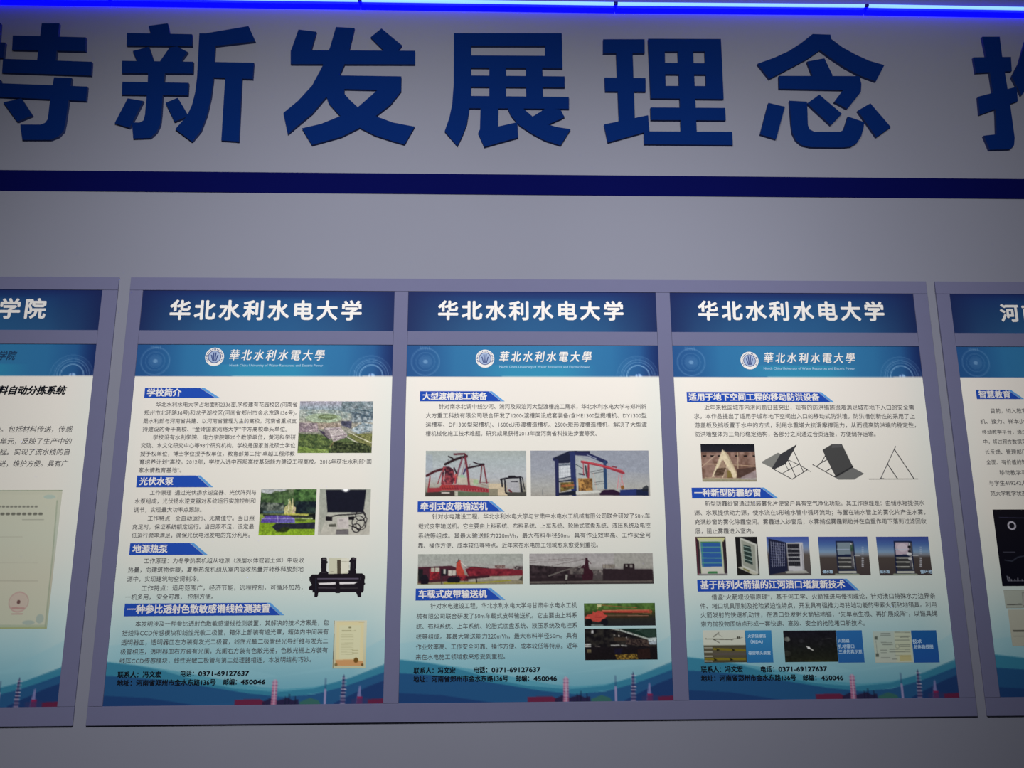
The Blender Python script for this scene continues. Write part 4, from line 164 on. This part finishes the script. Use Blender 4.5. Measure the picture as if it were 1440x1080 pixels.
def print_mat(name, rough):
    m = bpy.data.materials.new(name); m.use_nodes = True; nt = m.node_tree; b = nt.nodes['Principled BSDF']
    a = nt.nodes.new('ShaderNodeAttribute'); a.attribute_name = 'ink'
    nt.links.new(a.outputs['Color'], b.inputs['Base Color']); b.inputs['Roughness'].default_value = rough; b.inputs['Specular IOR Level'].default_value = .03
    MATS[name] = m; return m
WALL = mat('wall_paint', '7f8190', .8, .1, .03, 3, .15)
FRAME = mat('frame_laminate', '696a88', .8, .05, .025, 25, .1)
LETTER = mat('letter_acrylic', '05235f', .7, .02, .05, 8)
LSIDE = mat('letter_side', '34406e', .8, .02)  # lighter than the face: soft edge shade put into the side colour
BAND = mat('navy_band', '080c46', .8, .0, .06, 5)
INK = {'ink': mat('grey_ink', '57565a', .7, .02), 'black': mat('black_ink', '14161f', .7, .02), 'white': mat('white_ink', 'e4e1de', .6, .05),
       'pale': mat('pale_ink', 'b4d2ea', .6, .05), 'dark_teal': mat('dark_teal_ink', '1c3f63', .6, .2)}
BANNER = mat('banner_blue', '234cae', .7, .03, .05, 30); STRIPE = mat('banner_stripe', '5c9ad6', .6, .2); STRIPE2 = mat('banner_edge', '2f66c0', .6, .2)
BACK = mat('backing_foam_board', '9c9aa0', .8, .1)
TUBE = mat('led_tube_glow', '6090ff', .4, .3, emit=(.24, .50, 1.0), es=1.35)
GLOW = mat('led_wall_glow', '1010ff', .4, .3, emit=(.0, .0, 1.0), es=10)
CAPM = mat('led_end_cap', '2020a0', .5, .3)
PRINT = print_mat('printed_colour', .55)

def tag(o, label=None, cat=None, group=None, kind=None):
    for k, v in (('label', label), ('category', cat), ('group', group), ('kind', kind)):
        if v: o[k] = v
    return o
def link(name, me, parent=None, mats=()):
    o = bpy.data.objects.new(name, me); COL.objects.link(o)
    for m in mats: me.materials.append(m)
    if parent: o.parent = parent
    return o
def mesh(name, V, F, mats=(), parent=None):
    me = bpy.data.meshes.new(name); me.from_pydata(V, [], F); me.update()
    return link(name, me, parent, mats)
def box(name, x0, x1, y0, y1, z0, z1, m, parent=None, bevel=.0):
    bm = bmesh.new(); bmesh.ops.create_cube(bm, size=1)
    bmesh.ops.scale(bm, vec=(x1-x0, y1-y0, z1-z0), verts=bm.verts); bmesh.ops.translate(bm, vec=((x0+x1)/2, (y0+y1)/2, (z0+z1)/2), verts=bm.verts)
    if bevel: bmesh.ops.bevel(bm, geom=bm.edges[:], offset=bevel, segments=2, affect='EDGES', profile=.5)
    me = bpy.data.meshes.new(name); bm.to_mesh(me); bm.free()
    return link(name, me, parent, [m])
def empty(name, loc=(0, 0, 0)):
    o = bpy.data.objects.new(name, None); COL.objects.link(o); o.location = loc; o.empty_display_size = .05; return o

# ---------------------------------------------------------------- setting: wall and navy stripe
E = {k: v/1000 for k, v in EDGES.items()}
WY = .006                                  # wall surface; the boards stand 8 mm proud of it, front faces at y = 0
wall = box('wall_back', -3.0, 3.2, WY, WY+.12, 0.0, 3.4, WALL); wall['kind'] = 'structure'
band = box('trim_1', -3.0, 3.2, WY-.002, WY-.0001, E['gb'], E['gt'], BAND, bevel=.0006); band['kind'] = 'structure'

# ---------------------------------------------------------------- display frames
def frame(xl, xr, cols, label, group='display frames in a row on the wall'):
    ox = (xl+xr)/2
    t = empty('display_frame', (ox, 0, E['bb'])); tag(t, label, 'display frame', group)
    G = .0002
    def rail(n, a, b, c, d): box(n, a-ox+G, b-ox-G, .0, WY-.0016, c-E['bb']+G, d-E['bb']-G, FRAME, t, .0007)
    box('backing_panel', xl-ox+.001, xr-ox-.001, WY-.0014, WY, .001, E['bt']-E['bb']-.001, BACK, t)
    rail('rail', xl, xr, E['ht'], E['bt']); rail('rail', xl, xr, E['bb'], E['pb'])
    xs = [xl] + [v for c in cols for v in c] + [xr]
    for i in range(0, len(xs), 2): rail('stile', xs[i], xs[i+1], E['pb'], E['ht'])
    for a, b in cols: rail('rail', a, b, E['pt'], E['hb'])
    return t
H = {i: (XL[i]/1000, XL[i]/1000 + PW/1000) for i in range(5)}
H[1] = (E['h1l'], E['h1r']); H[2] = (E['h2l'], E['h2r']); H[3] = (E['h3l'], E['h3r'])
gap = E['h2l']-E['h1r']; side = E['h1l']-E['b1l']
frame(H[0][0]-side, E['b0r'], [H[0]], 'grey-purple display frame cut by the left edge of the picture, holding the certificate poster')
frame(E['b1l'], E['b1r'], [H[1], H[2], H[3]], 'wide grey-purple display frame in the middle holding three whole posters and three name signs')
frame(E['b2l'], H[4][1]+side, [H[4]], 'grey-purple display frame cut by the right edge of the picture, holding the black screen poster')

# ---------------------------------------------------------------- flat print painted on a grid of coloured vertices
def vnoise(rng, U, V, cu, cv):
    nu, nv = max(2, int(1/cu)+2), max(2, int(1/cv)+2)
    g = rng.random((nv+1, nu+1)); x = np.clip(U, 0, 1)*(nu-1); y = np.clip(V, 0, 1)*(nv-1)
    i = x.astype(int); j = y.astype(int); fx = x-i; fy = y-j; fx = fx*fx*(3-2*fx); fy = fy*fy*(3-2*fy)
    return (g[j, i]*(1-fx)+g[j, i+1]*fx)*(1-fy) + (g[j+1, i]*(1-fx)+g[j+1, i+1]*fx)*fy
def inpoly(U, V, P):
    r = np.zeros(U.shape, bool); n = len(P)
    for k in range(n):
        x0, y0 = P[k]; x1, y1 = P[(k+1) % n]
        if y0 == y1: continue
        c = (y0 > V) != (y1 > V)
        r ^= c & (U < (x1-x0)*(V-y0)/(y1-y0)+x0)
    return r
def segdist(U, V, P, asp):
    d = np.full(U.shape, 9.0)
    for (x0, y0), (x1, y1) in zip(P[:-1], P[1:]):
        a, b = x0, y0*asp; dx, dy = x1-x0, (y1-y0)*asp; L = dx*dx+dy*dy + 1e-12
        t = np.clip(((U-a)*dx+(V*asp-b)*dy)/L, 0, 1)
        d = np.minimum(d, np.hypot(U-a-t*dx, V*asp-b-t*dy))
    return d
def paint(nx, ny, asp, ops, seed=1):
    """returns (ny+1, nx+1, 3) display colours and a coverage mask, 3 x 3 supersampled"""
    S = 3; W, Hh = (nx+1)*S, (ny+1)*S
    us = ((np.arange(W)+.5)/S-.5)/nx; vs = ((np.arange(Hh)+.5)/S-.5)/ny
    U, V = np.meshgrid(us, vs); img = np.zeros((Hh, W, 3)); cov = np.zeros((Hh, W)); rng = np.random.default_rng(seed)
    hx = lambda c: np.array([int(c[i:i+2], 16)/255 for i in (0, 2, 4)])
    def put(mask, col, a=1.0):
        img[mask] = img[mask]*(1-a) + (col if col.ndim == 1 else col[mask])*a
        cov[mask] = np.maximum(cov[mask], a)
    for o in ops:
        k = o[0]
        if k == 'g':
            vv = [q[0] for q in o[1]]; cc = np.array([hx(q[1]) for q in o[1]])
            for c in range(3): img[..., c] = np.interp(V, vv, cc[:, c])
            cov[:] = 1
        elif k == 'p':
            P = o[2]; put(inpoly(U, V, P), hx(o[1]), o[3] if len(o) > 3 else 1.0)
        elif k == 'P':
            m_ = inpoly(U, V, o[3]); t = vnoise(rng, U, V, o[4], o[4]/asp)*.6 + vnoise(rng, U, V, o[4]/2, o[4]/2/asp)*.4
            t = np.clip((t-.5)*2.2+.5, 0, 1)[..., None]; put(m_, hx(o[1])*t + hx(o[2])*(1-t))
        elif k == 'l':
            put(segdist(U, V, o[3], asp) < o[2]/2, hx(o[1]), o[4] if len(o) > 4 else 1.0)
        elif k == 'e':
            put(((U-o[2])/o[4])**2 + ((V-o[3])/o[5])**2 < 1, hx(o[1]), o[6] if len(o) > 6 else 1.0)
        elif k == 'o':
            d = np.hypot(U-o[2], (V-o[3])*asp); put(abs(d-o[4]) < o[5]/2, hx(o[1]), o[6] if len(o) > 6 else 1.0)
        elif k == 'h':                                   # smooth tint along u inside a band of v
            a = np.interp(U, [q[0] for q in o[2]], [q[1] for q in o[2]]) * ((V >= o[3]) & (V <= o[4])); img[:] = img*(1-a[..., None]) + hx(o[1])*a[..., None]
        elif k == 'n':
            t = vnoise(rng, U, V, o[2], o[3]) + .7*vnoise(rng, U, V, o[2]/2.5, o[3]/2.5) - .85
            img[:] = np.clip(img*(1 + o[1]*2*t[..., None]), 0, 1)
    img = img.reshape(ny+1, S, nx+1, S, 3).mean((1, 3)); cov = cov.reshape(ny+1, S, nx+1, S).mean((1, 3))
    return img, cov
def print_mesh(name, w, h, nx, ny, img, cov=None, depth=.0):
    """grid in the XZ plane facing -Y, top left corner at the origin, with an optional board behind it"""
    X, Z = np.meshgrid(np.linspace(0, w, nx+1), -np.linspace(0, h, ny+1))
    co = np.stack([X.ravel(), np.zeros(X.size), Z.ravel()], 1)
    j, i = np.meshgrid(np.arange(ny), np.arange(nx), indexing='ij'); a = j*(nx+1)+i
    F = np.stack([a, a+nx+1, a+nx+2, a+1], -1).reshape(-1, 4)
    if cov is not None:
        c = (cov[:-1, :-1]+cov[1:, :-1]+cov[:-1, 1:]+cov[1:, 1:]).ravel()/4; F = F[c > .45]
    col = img.reshape(-1, 3)
    if cov is not None:                                           # colour of uncovered corners follows their covered neighbours
        cv = np.maximum(cov.ravel()[:, None], .05); col = np.clip(col/cv, 0, 1)
    col = np.where(col <= .04045, col/12.92, ((col+.055)/1.055)**2.4)
    if depth:
        n = len(co); x0, x1, y0, y1, z0, z1 = 0, w, 0.00002, depth, 0, -h
        co = np.vstack([co, [[x0, y0, z0], [x1, y0, z0], [x1, y0, z1], [x0, y0, z1], [x0, y1, z0], [x1, y1, z0], [x1, y1, z1], [x0, y1, z1]]])
        F = np.vstack([F, np.array([[4, 5, 6, 7], [0, 1, 5, 4], [1, 2, 6, 5], [2, 3, 7, 6], [3, 0, 4, 7]])+n]); col = np.vstack([col, np.full((8, 3), .6)])
    me = bpy.data.meshes.new(name)
    me.vertices.add(len(co)); me.vertices.foreach_set('co', co.ravel().astype(np.float32))
    me.loops.add(F.size); me.loops.foreach_set('vertex_index', F.ravel().astype(np.int32))
    me.polygons.add(len(F)); me.polygons.foreach_set('loop_start', (np.arange(len(F))*4).astype(np.int32))
    try: me.polygons.foreach_set('loop_total', np.full(len(F), 4, np.int32))
    except Exception: pass
    me.update(calc_edges=True); me.validate()
    at = me.color_attributes.new('ink', 'FLOAT_COLOR', 'POINT')
    at.data.foreach_set('color', np.hstack([col, np.ones((len(col), 1))]).ravel().astype(np.float32))
    me.materials.append(PRINT)
    return me

# posters -----------------------------------------------------------------
PY = .0022; PH = E['pt']-E['pb']
POST = {}
labels = {0: 'poster with a faded red-sealed certificate and slanted black heading, cut by the left picture edge',
          1: 'poster with campus aerial, fountain, solar panel and black heat pump pictures',
          2: 'middle poster with red and blue gantry cranes and belt conveyor pictures',
          3: 'poster with triangular flood wall drawings, five window pictures and blue caption panels',
          4: 'poster with a black dashboard screen picture, cut by the right picture edge'}
base = [p for p in PICS if p[1] == 'BASE'][0]
nx, ny = 250, 350
img, _ = paint(nx, ny, PH/(PW/1000), base[5])
base_me = print_mesh('poster_sheet', PW/1000, PH, nx, ny, img, None, .0022)
for i in range(5):
    o = link('poster', base_me); o.location = (H[i][0], PY, E['pt'])
    if i in (1, 2, 3): o.scale = ((H[i][1]-H[i][0])/(PW/1000), 1, 1)
    o.location.x = H[i][0]
    tag(o, labels[i], 'poster', 'printed posters in the display frames'); POST[i] = o
# pictures
for n, (pi, name, label, (x, y, w_, h_), cut, ops) in enumerate(PICS):
    if name == 'BASE': continue
    cell = .0014 if not cut else .0009
    w_, h_ = w_/1000, h_/1000
    a, b = max(8, int(w_/cell)), max(8, int(h_/cell))
    if name == 'caption_panel': a, b = 8, 8
    im, cov = paint(a, b, h_/w_, ops, n)
    me = print_mesh(name, w_, h_, a, b, im, cov if cut else None, 0 if cut else .00025)
    o = link(name, me, POST[pi]); o.location = (x/1000, -.0003, -y/1000); o['label'] = label

# emblem: white seal with blue ring and fountain strokes
def ring(cx, cz, r0, r1, y, n=48):
    V = []; F = []
    for k in range(n):
        a = 2*math.pi*k/n
        V += [(cx+r0*math.cos(a), y, cz+r0*math.sin(a)), (cx+r1*math.cos(a), y, cz+r1*math.sin(a))]
        F.append((2*k, 2*k+1, (2*k+3) % (2*n), (2*k+2) % (2*n)))
    return V, F
def emblem(pi, cx, cz, r):
    V, F = ring(cx, cz, 0.0001, r, -.0004); o = mesh('emblem', V, F, [INK['white']], POST[pi]); o['label'] = 'round white seal with a blue inner ring'
    V, F = ring(cx, cz, r*.62, r*.70, -.00045); V2, F2 = [], []
    def add(q, h=0):
        n0 = len(V); V.extend(q); F.append(tuple(range(n0, n0+len(q))))
    for k in range(22):                                # ring lettering, too small to read: short ticks along the rim
        a = R(-215 + k*250/21) if k < 22 else 0
        a = R(215 - k*250/21); s = r*.055
        c, d = math.cos(a), math.sin(a)
        add([(cx+c*r*.76-d*s, -.00045, cz+d*r*.76+c*s), (cx+c*r*.9-d*s, -.00045, cz+d*r*.9+c*s), (cx+c*r*.9+d*s*.4, -.00045, cz+d*r*.9-c*s*.4), (cx+c*r*.76+d*s*.4, -.00045, cz+d*r*.76-c*s*.4)])
    for sx, top in ((-.34, .22), (-.12, .48), (.12, .48), (.34, .22)):   # rising fountain strokes
        b = sx*.45
        add([(cx+(b-.05)*r, -.00045, cz-.48*r), (cx+(b+.05)*r, -.00045, cz-.48*r), (cx+(sx+.07)*r, -.00045, cz+top*r), (cx+(sx-.07)*r, -.00045, cz+top*r)])
    d = mesh('seal_disc', *ring(cx, cz, 0.0001, r*.62, -.00042), [mat('seal_tint', '9fb0cf', .6, .05)], o)
    m_ = mesh('seal_print', V, F, [mat('seal_blue', '3a4c80', .6, .2)], o)
for pi, cx, cz, rr in EMB: emblem(pi, cx/1000, -cz/1000, rr/1000)

# heading banners
for pi, (x0, y0), xs, (xt, yb) in BANNERS:
    x0, y0, xs, xt, yb = x0/1000, -y0/1000, xs/1000, xt/1000, -yb/1000
    w_ = xt-xs; s = w_*.28
    V = [(x0, -.0004, y0), (x0, -.0004, yb), (xt-s, -.0004, yb), (xs-s, -.0004, y0)]
    # slanted end: solid blue, darker edge stripe, light stripe
    V += [(xs-s*.9, -.0004, y0), (xt-s*.9, -.0004, yb), (xt, -.0004, yb), (xs, -.0004, y0)]
    mesh('heading_banner', V, [(0, 1, 2, 3)], [BANNER], POST[pi])
    o = mesh('banner_stripe', V[4:], [(0, 1, 2, 3)], [STRIPE], POST[pi]); o['label'] = 'light blue slanted stripe at the banner end'

# header signs
HEADM = print_mat('header_print', .5)
imh, _ = paint(80, 14, .17, [('g', [(0, '1e2c60'), (.15, '1f3a6c'), (.5, '224470'), (1, '284e78')]), ('h', '1b2450', [(0, .8), (.1, .3), (.22, 0), (.8, 0), (.92, .4), (1, .85)], -.1, 1.1), ('h', '2a6494', [(.2, 0), (.45, .4), (.6, .4), (.85, 0)], .2, 1.1)])  # printed gradient; darker ends and top also carry recess shade in the colour
hh = E['ht']-E['hb']
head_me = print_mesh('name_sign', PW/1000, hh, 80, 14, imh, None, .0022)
hl = {0: 'dark blue name sign with white characters, above the certificate poster at the left edge', 1: 'dark blue university name sign above the campus aerial poster',
      2: 'dark blue university name sign above the crane poster, middle of the three', 3: 'dark blue university name sign above the flood wall poster',
      4: 'dark blue name sign above the black dashboard screen poster, cut by the right edge'}
SIGN = {}
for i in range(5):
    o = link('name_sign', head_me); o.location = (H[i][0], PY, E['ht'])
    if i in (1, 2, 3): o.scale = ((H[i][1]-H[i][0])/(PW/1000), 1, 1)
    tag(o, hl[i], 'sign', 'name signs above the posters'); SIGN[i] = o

# ---------------------------------------------------------------- writing (built-in font, converted to flat meshes)
JOBS = []
def text_curve(t, off, shear, sp):
    c = bpy.data.curves.new('t', 'FONT'); c.body = t; c.size = 1; c.offset = off; c.shear = shear; c.space_character = sp; c.resolution_u = 2; c.fill_mode = 'FRONT'
    o = bpy.data.objects.new('t', c); COL.objects.link(o); return o
ref = text_curve('国', 0, 0, 1)
for (pi, kind, m_, off, shear, sp, lines) in TEXTS:
    JOBS.append((POST[pi], kind, INK[m_], [(text_curve(t, 0, shear, sp), a/1000, b/1000, -z/1000) for a, b, z, t in lines], -.0007, off))
for (i, ((x0, z), x1, t)) in HEADS:
    sg = SIGN[i]
    JOBS.append((sg, 'title_text', INK['white'], [(text_curve(t, 0, 0, 1.27), x0/1000-H[i][0], x1/1000-H[i][0], z/1000-E['ht'])], -.0004, .03))
dg = bpy.context.evaluated_depsgraph_get(); dg.update()
def conv(o):
    me = bpy.data.meshes.new_from_object(o.evaluated_get(dg)); co = np.empty(len(me.vertices)*3, np.float32); me.vertices.foreach_get('co', co)
    F = [tuple(p.vertices) for p in me.polygons]; bpy.data.meshes.remove(me)
    return co.reshape(-1, 3), F
rc, _ = conv(ref); RH = rc[:, 1].max()-rc[:, 1].min(); RZ = (rc[:, 1].max()+rc[:, 1].min())/2
SPLIT = []
for j in JOBS:                                  # captions and contact lines: one part per line
    if j[1] in ('caption_text', 'contact_text'): SPLIT += [(j[0], j[1], j[2], [q], j[4], j[5]) for q in j[3]]
    else: SPLIT.append(j)
for parent, kind, m_, lines, dy, bold in SPLIT:
    data = [(conv(o), a, b, z) for o, a, b, z in lines]
    rs = [(b-a)/(c[:, 0].max()-c[:, 0].min()) for (c, F), a, b, z in data if b]
    s = float(np.median(rs)); V = []; Fs = []
    for (c, F), a, b, z in data:
        x0 = c[:, 0].min(); sx = (b-a)/(c[:, 0].max()-x0) if b else s
        sy = s if kind in ('body_text',) else sx
        if kind == 'english_title': zc = (c[:, 1].max()+c[:, 1].min())/2
        else: zc = RZ
        if kind == 'script_title': sy = sx*1.15
        if kind == 'contact_text': sy = .0138
        sh = [(0, 0)] if not bold else [(bold*math.cos(k*math.pi/4), bold*math.sin(k*math.pi/4)) for k in range(8 if kind == 'title_text' else 4)] if kind == 'title_text' else [(bold, bold*.6), (-bold, bold*.6), (bold, -bold*.6), (-bold, -bold*.6)]
        for k, (du, dv) in enumerate(sh):          # heavy weight: the outline repeated around itself
            n0 = len(V)
            V += [(float(a+(p[0]-x0+du)*sx), dy-k*.00001, float(z+(p[1]-zc+dv)*sy)) for p in c]; Fs += [tuple(n0+q for q in f) for f in F]
    mesh(kind, V, Fs, [m_], parent)
for o in [o for o in SC.objects if o.type == 'FONT']:
    c = o.data; bpy.data.objects.remove(o); bpy.data.curves.remove(c)

# ---------------------------------------------------------------- raised characters on the wall
LD = .008                                    # thickness
llab = {'特': 'raised dark blue character cut by the left picture edge, first of the row', '新': 'raised dark blue character 新 with two halves, second of the row',
        '发': 'raised dark blue character 发 with a crossed diagonal foot, third of the row', '展': 'raised dark blue character 展 with boxed top, above the gap between first and second posters',
        '理': 'raised dark blue character 理 with four small square holes', '念': 'raised dark blue character 念 with a roof-shaped top and detached dashes',
        '推': 'raised dark blue character cut by the right picture edge, last of the row'}
for name, polys in LETTERS:
    pts = []; faces = []
    for q in polys:
        ar = sum(q[k][0]*q[(k+1) % len(q)][1]-q[(k+1) % len(q)][0]*q[k][1] for k in range(len(q)))
        if ar < 0: q = q[::-1]
        faces.append(list(range(len(pts), len(pts)+len(q)))); pts += [Vector((a/1000, b/1000)) for a, b in q]
    V2, _e, F2, _ov, _oe, OF = delaunay_2d_cdt(pts, [], faces, 0, 1e-6)
    F2 = [f for f, g in zip(F2, OF) if g]
    bm = bmesh.new(); cx = sum(p.x for p in pts)/len(pts); zb = min(p.y for p in pts)
    y0 = WY-LD
    vs = [bm.verts.new((p.x-cx, 0, p.y-zb)) for p in V2]
    for f in F2:
        if len(f) >= 3:
            try: bm.faces.new([vs[k] for k in f])
            except ValueError: pass
    bm.normal_update()
    for v in [v for v in bm.verts if not v.link_faces]: bm.verts.remove(v)
    for f in bm.faces:
        if f.normal.y > 0: f.normal_flip()
    ex = bmesh.ops.extrude_face_region(bm, geom=bm.faces[:])
    bmesh.ops.translate(bm, vec=(0, LD, 0), verts=[v for v in ex['geom'] if isinstance(v, bmesh.types.BMVert)])
    bmesh.ops.recalc_face_normals(bm, faces=bm.faces[:])
    for f in bm.faces: f.material_index = 0 if abs(f.normal.y) > .5 else 1
    me = bpy.data.meshes.new('wall_character'); bm.to_mesh(me); bm.free()
    o = link('wall_character', me, None, [LETTER, LSIDE]); o.location = (cx, y0, zb)
    tag(o, llab[name], 'letter', 'raised blue slogan characters on the wall')

# ---------------------------------------------------------------- blue tube lights along the top
def tubemesh(x0, z0, x1, z1, y, r, n=14):
    V = []; F = []
    for x, z in ((x0, z0), (x1, z1)):
        for k in range(n):
            a = 2*math.pi*k/n; V.append((x, y+r*math.cos(a), z+r*math.sin(a)))
    for k in range(n): F.append((k, (k+1) % n, n+(k+1) % n, n+k))
    F.append(tuple(range(n))[::-1]); F.append(tuple(range(n, 2*n)))
    return V, F
zt = lambda x: float(np.interp(x*1000, [q[0] for q in LED], [q[1] for q in LED]))/1000
J = [q[0]/1000 for q in LEDJ]; step = J[2]-J[1]
xs = [J[0]-2*step, J[0]-step] + J + [J[-1]+step, J[-1]+2*step]
tl = ['blue tube light far left of the row, outside the picture', 'blue tube light over the left edge character, leftmost in view', 'blue tube light over the second and third characters',
      'blue tube light over 展, between the second and third joints', 'blue tube light over 理 and 念', 'blue tube light over the top right corner, rightmost in view', 'spare']
for k in range(1, len(xs)-2+0):
    a, b = xs[k], xs[k+1]; za, zb = zt(a), zt(b); g = .0045; ty = WY-.0185
    t = empty('tube_light', ((a+b)/2, WY, (za+zb)/2)); tag(t, tl[k], 'light', 'blue tube lights end to end along the wall top')
    ox, oz = t.location.x, t.location.z
    def loc(V): return [(x-ox, y-WY, z-oz) for x, y, z in V]
    mesh('glass_tube', loc(tubemesh(a+g, za, b-g, zb, ty, .0042)[0]), tubemesh(0, 0, 1, 0, 0, 1)[1], [TUBE], t)
    # added glow strip: stands in for the wall lit deep blue by the tube
    up, dn = .0125, .0150
    V = loc([(a+.001, WY-.014, za+up-.005), (b-.001, WY-.014, zb+up-.005), (b-.001, WY-.014, zb-dn+.006), (a+.001, WY-.014, za-dn+.006),
             (a+.001, WY, za+up), (b-.001, WY, zb+up), (b-.001, WY, zb-dn), (a+.001, WY, za-dn)])
    mesh('wall_glow_strip', V, [(3, 2, 1, 0), (0, 1, 5, 4), (1, 2, 6, 5), (2, 3, 7, 6), (3, 0, 4, 7)], [GLOW], t)
    for xx, zz in ((a+g/2+.0005, za), (b-g/2-.0005, zb)):
        Vc, Fc = tubemesh(xx-g/2, zz, xx+g/2, zz, ty, .0052); mesh('end_cap', loc(Vc), Fc, [CAPM], t)
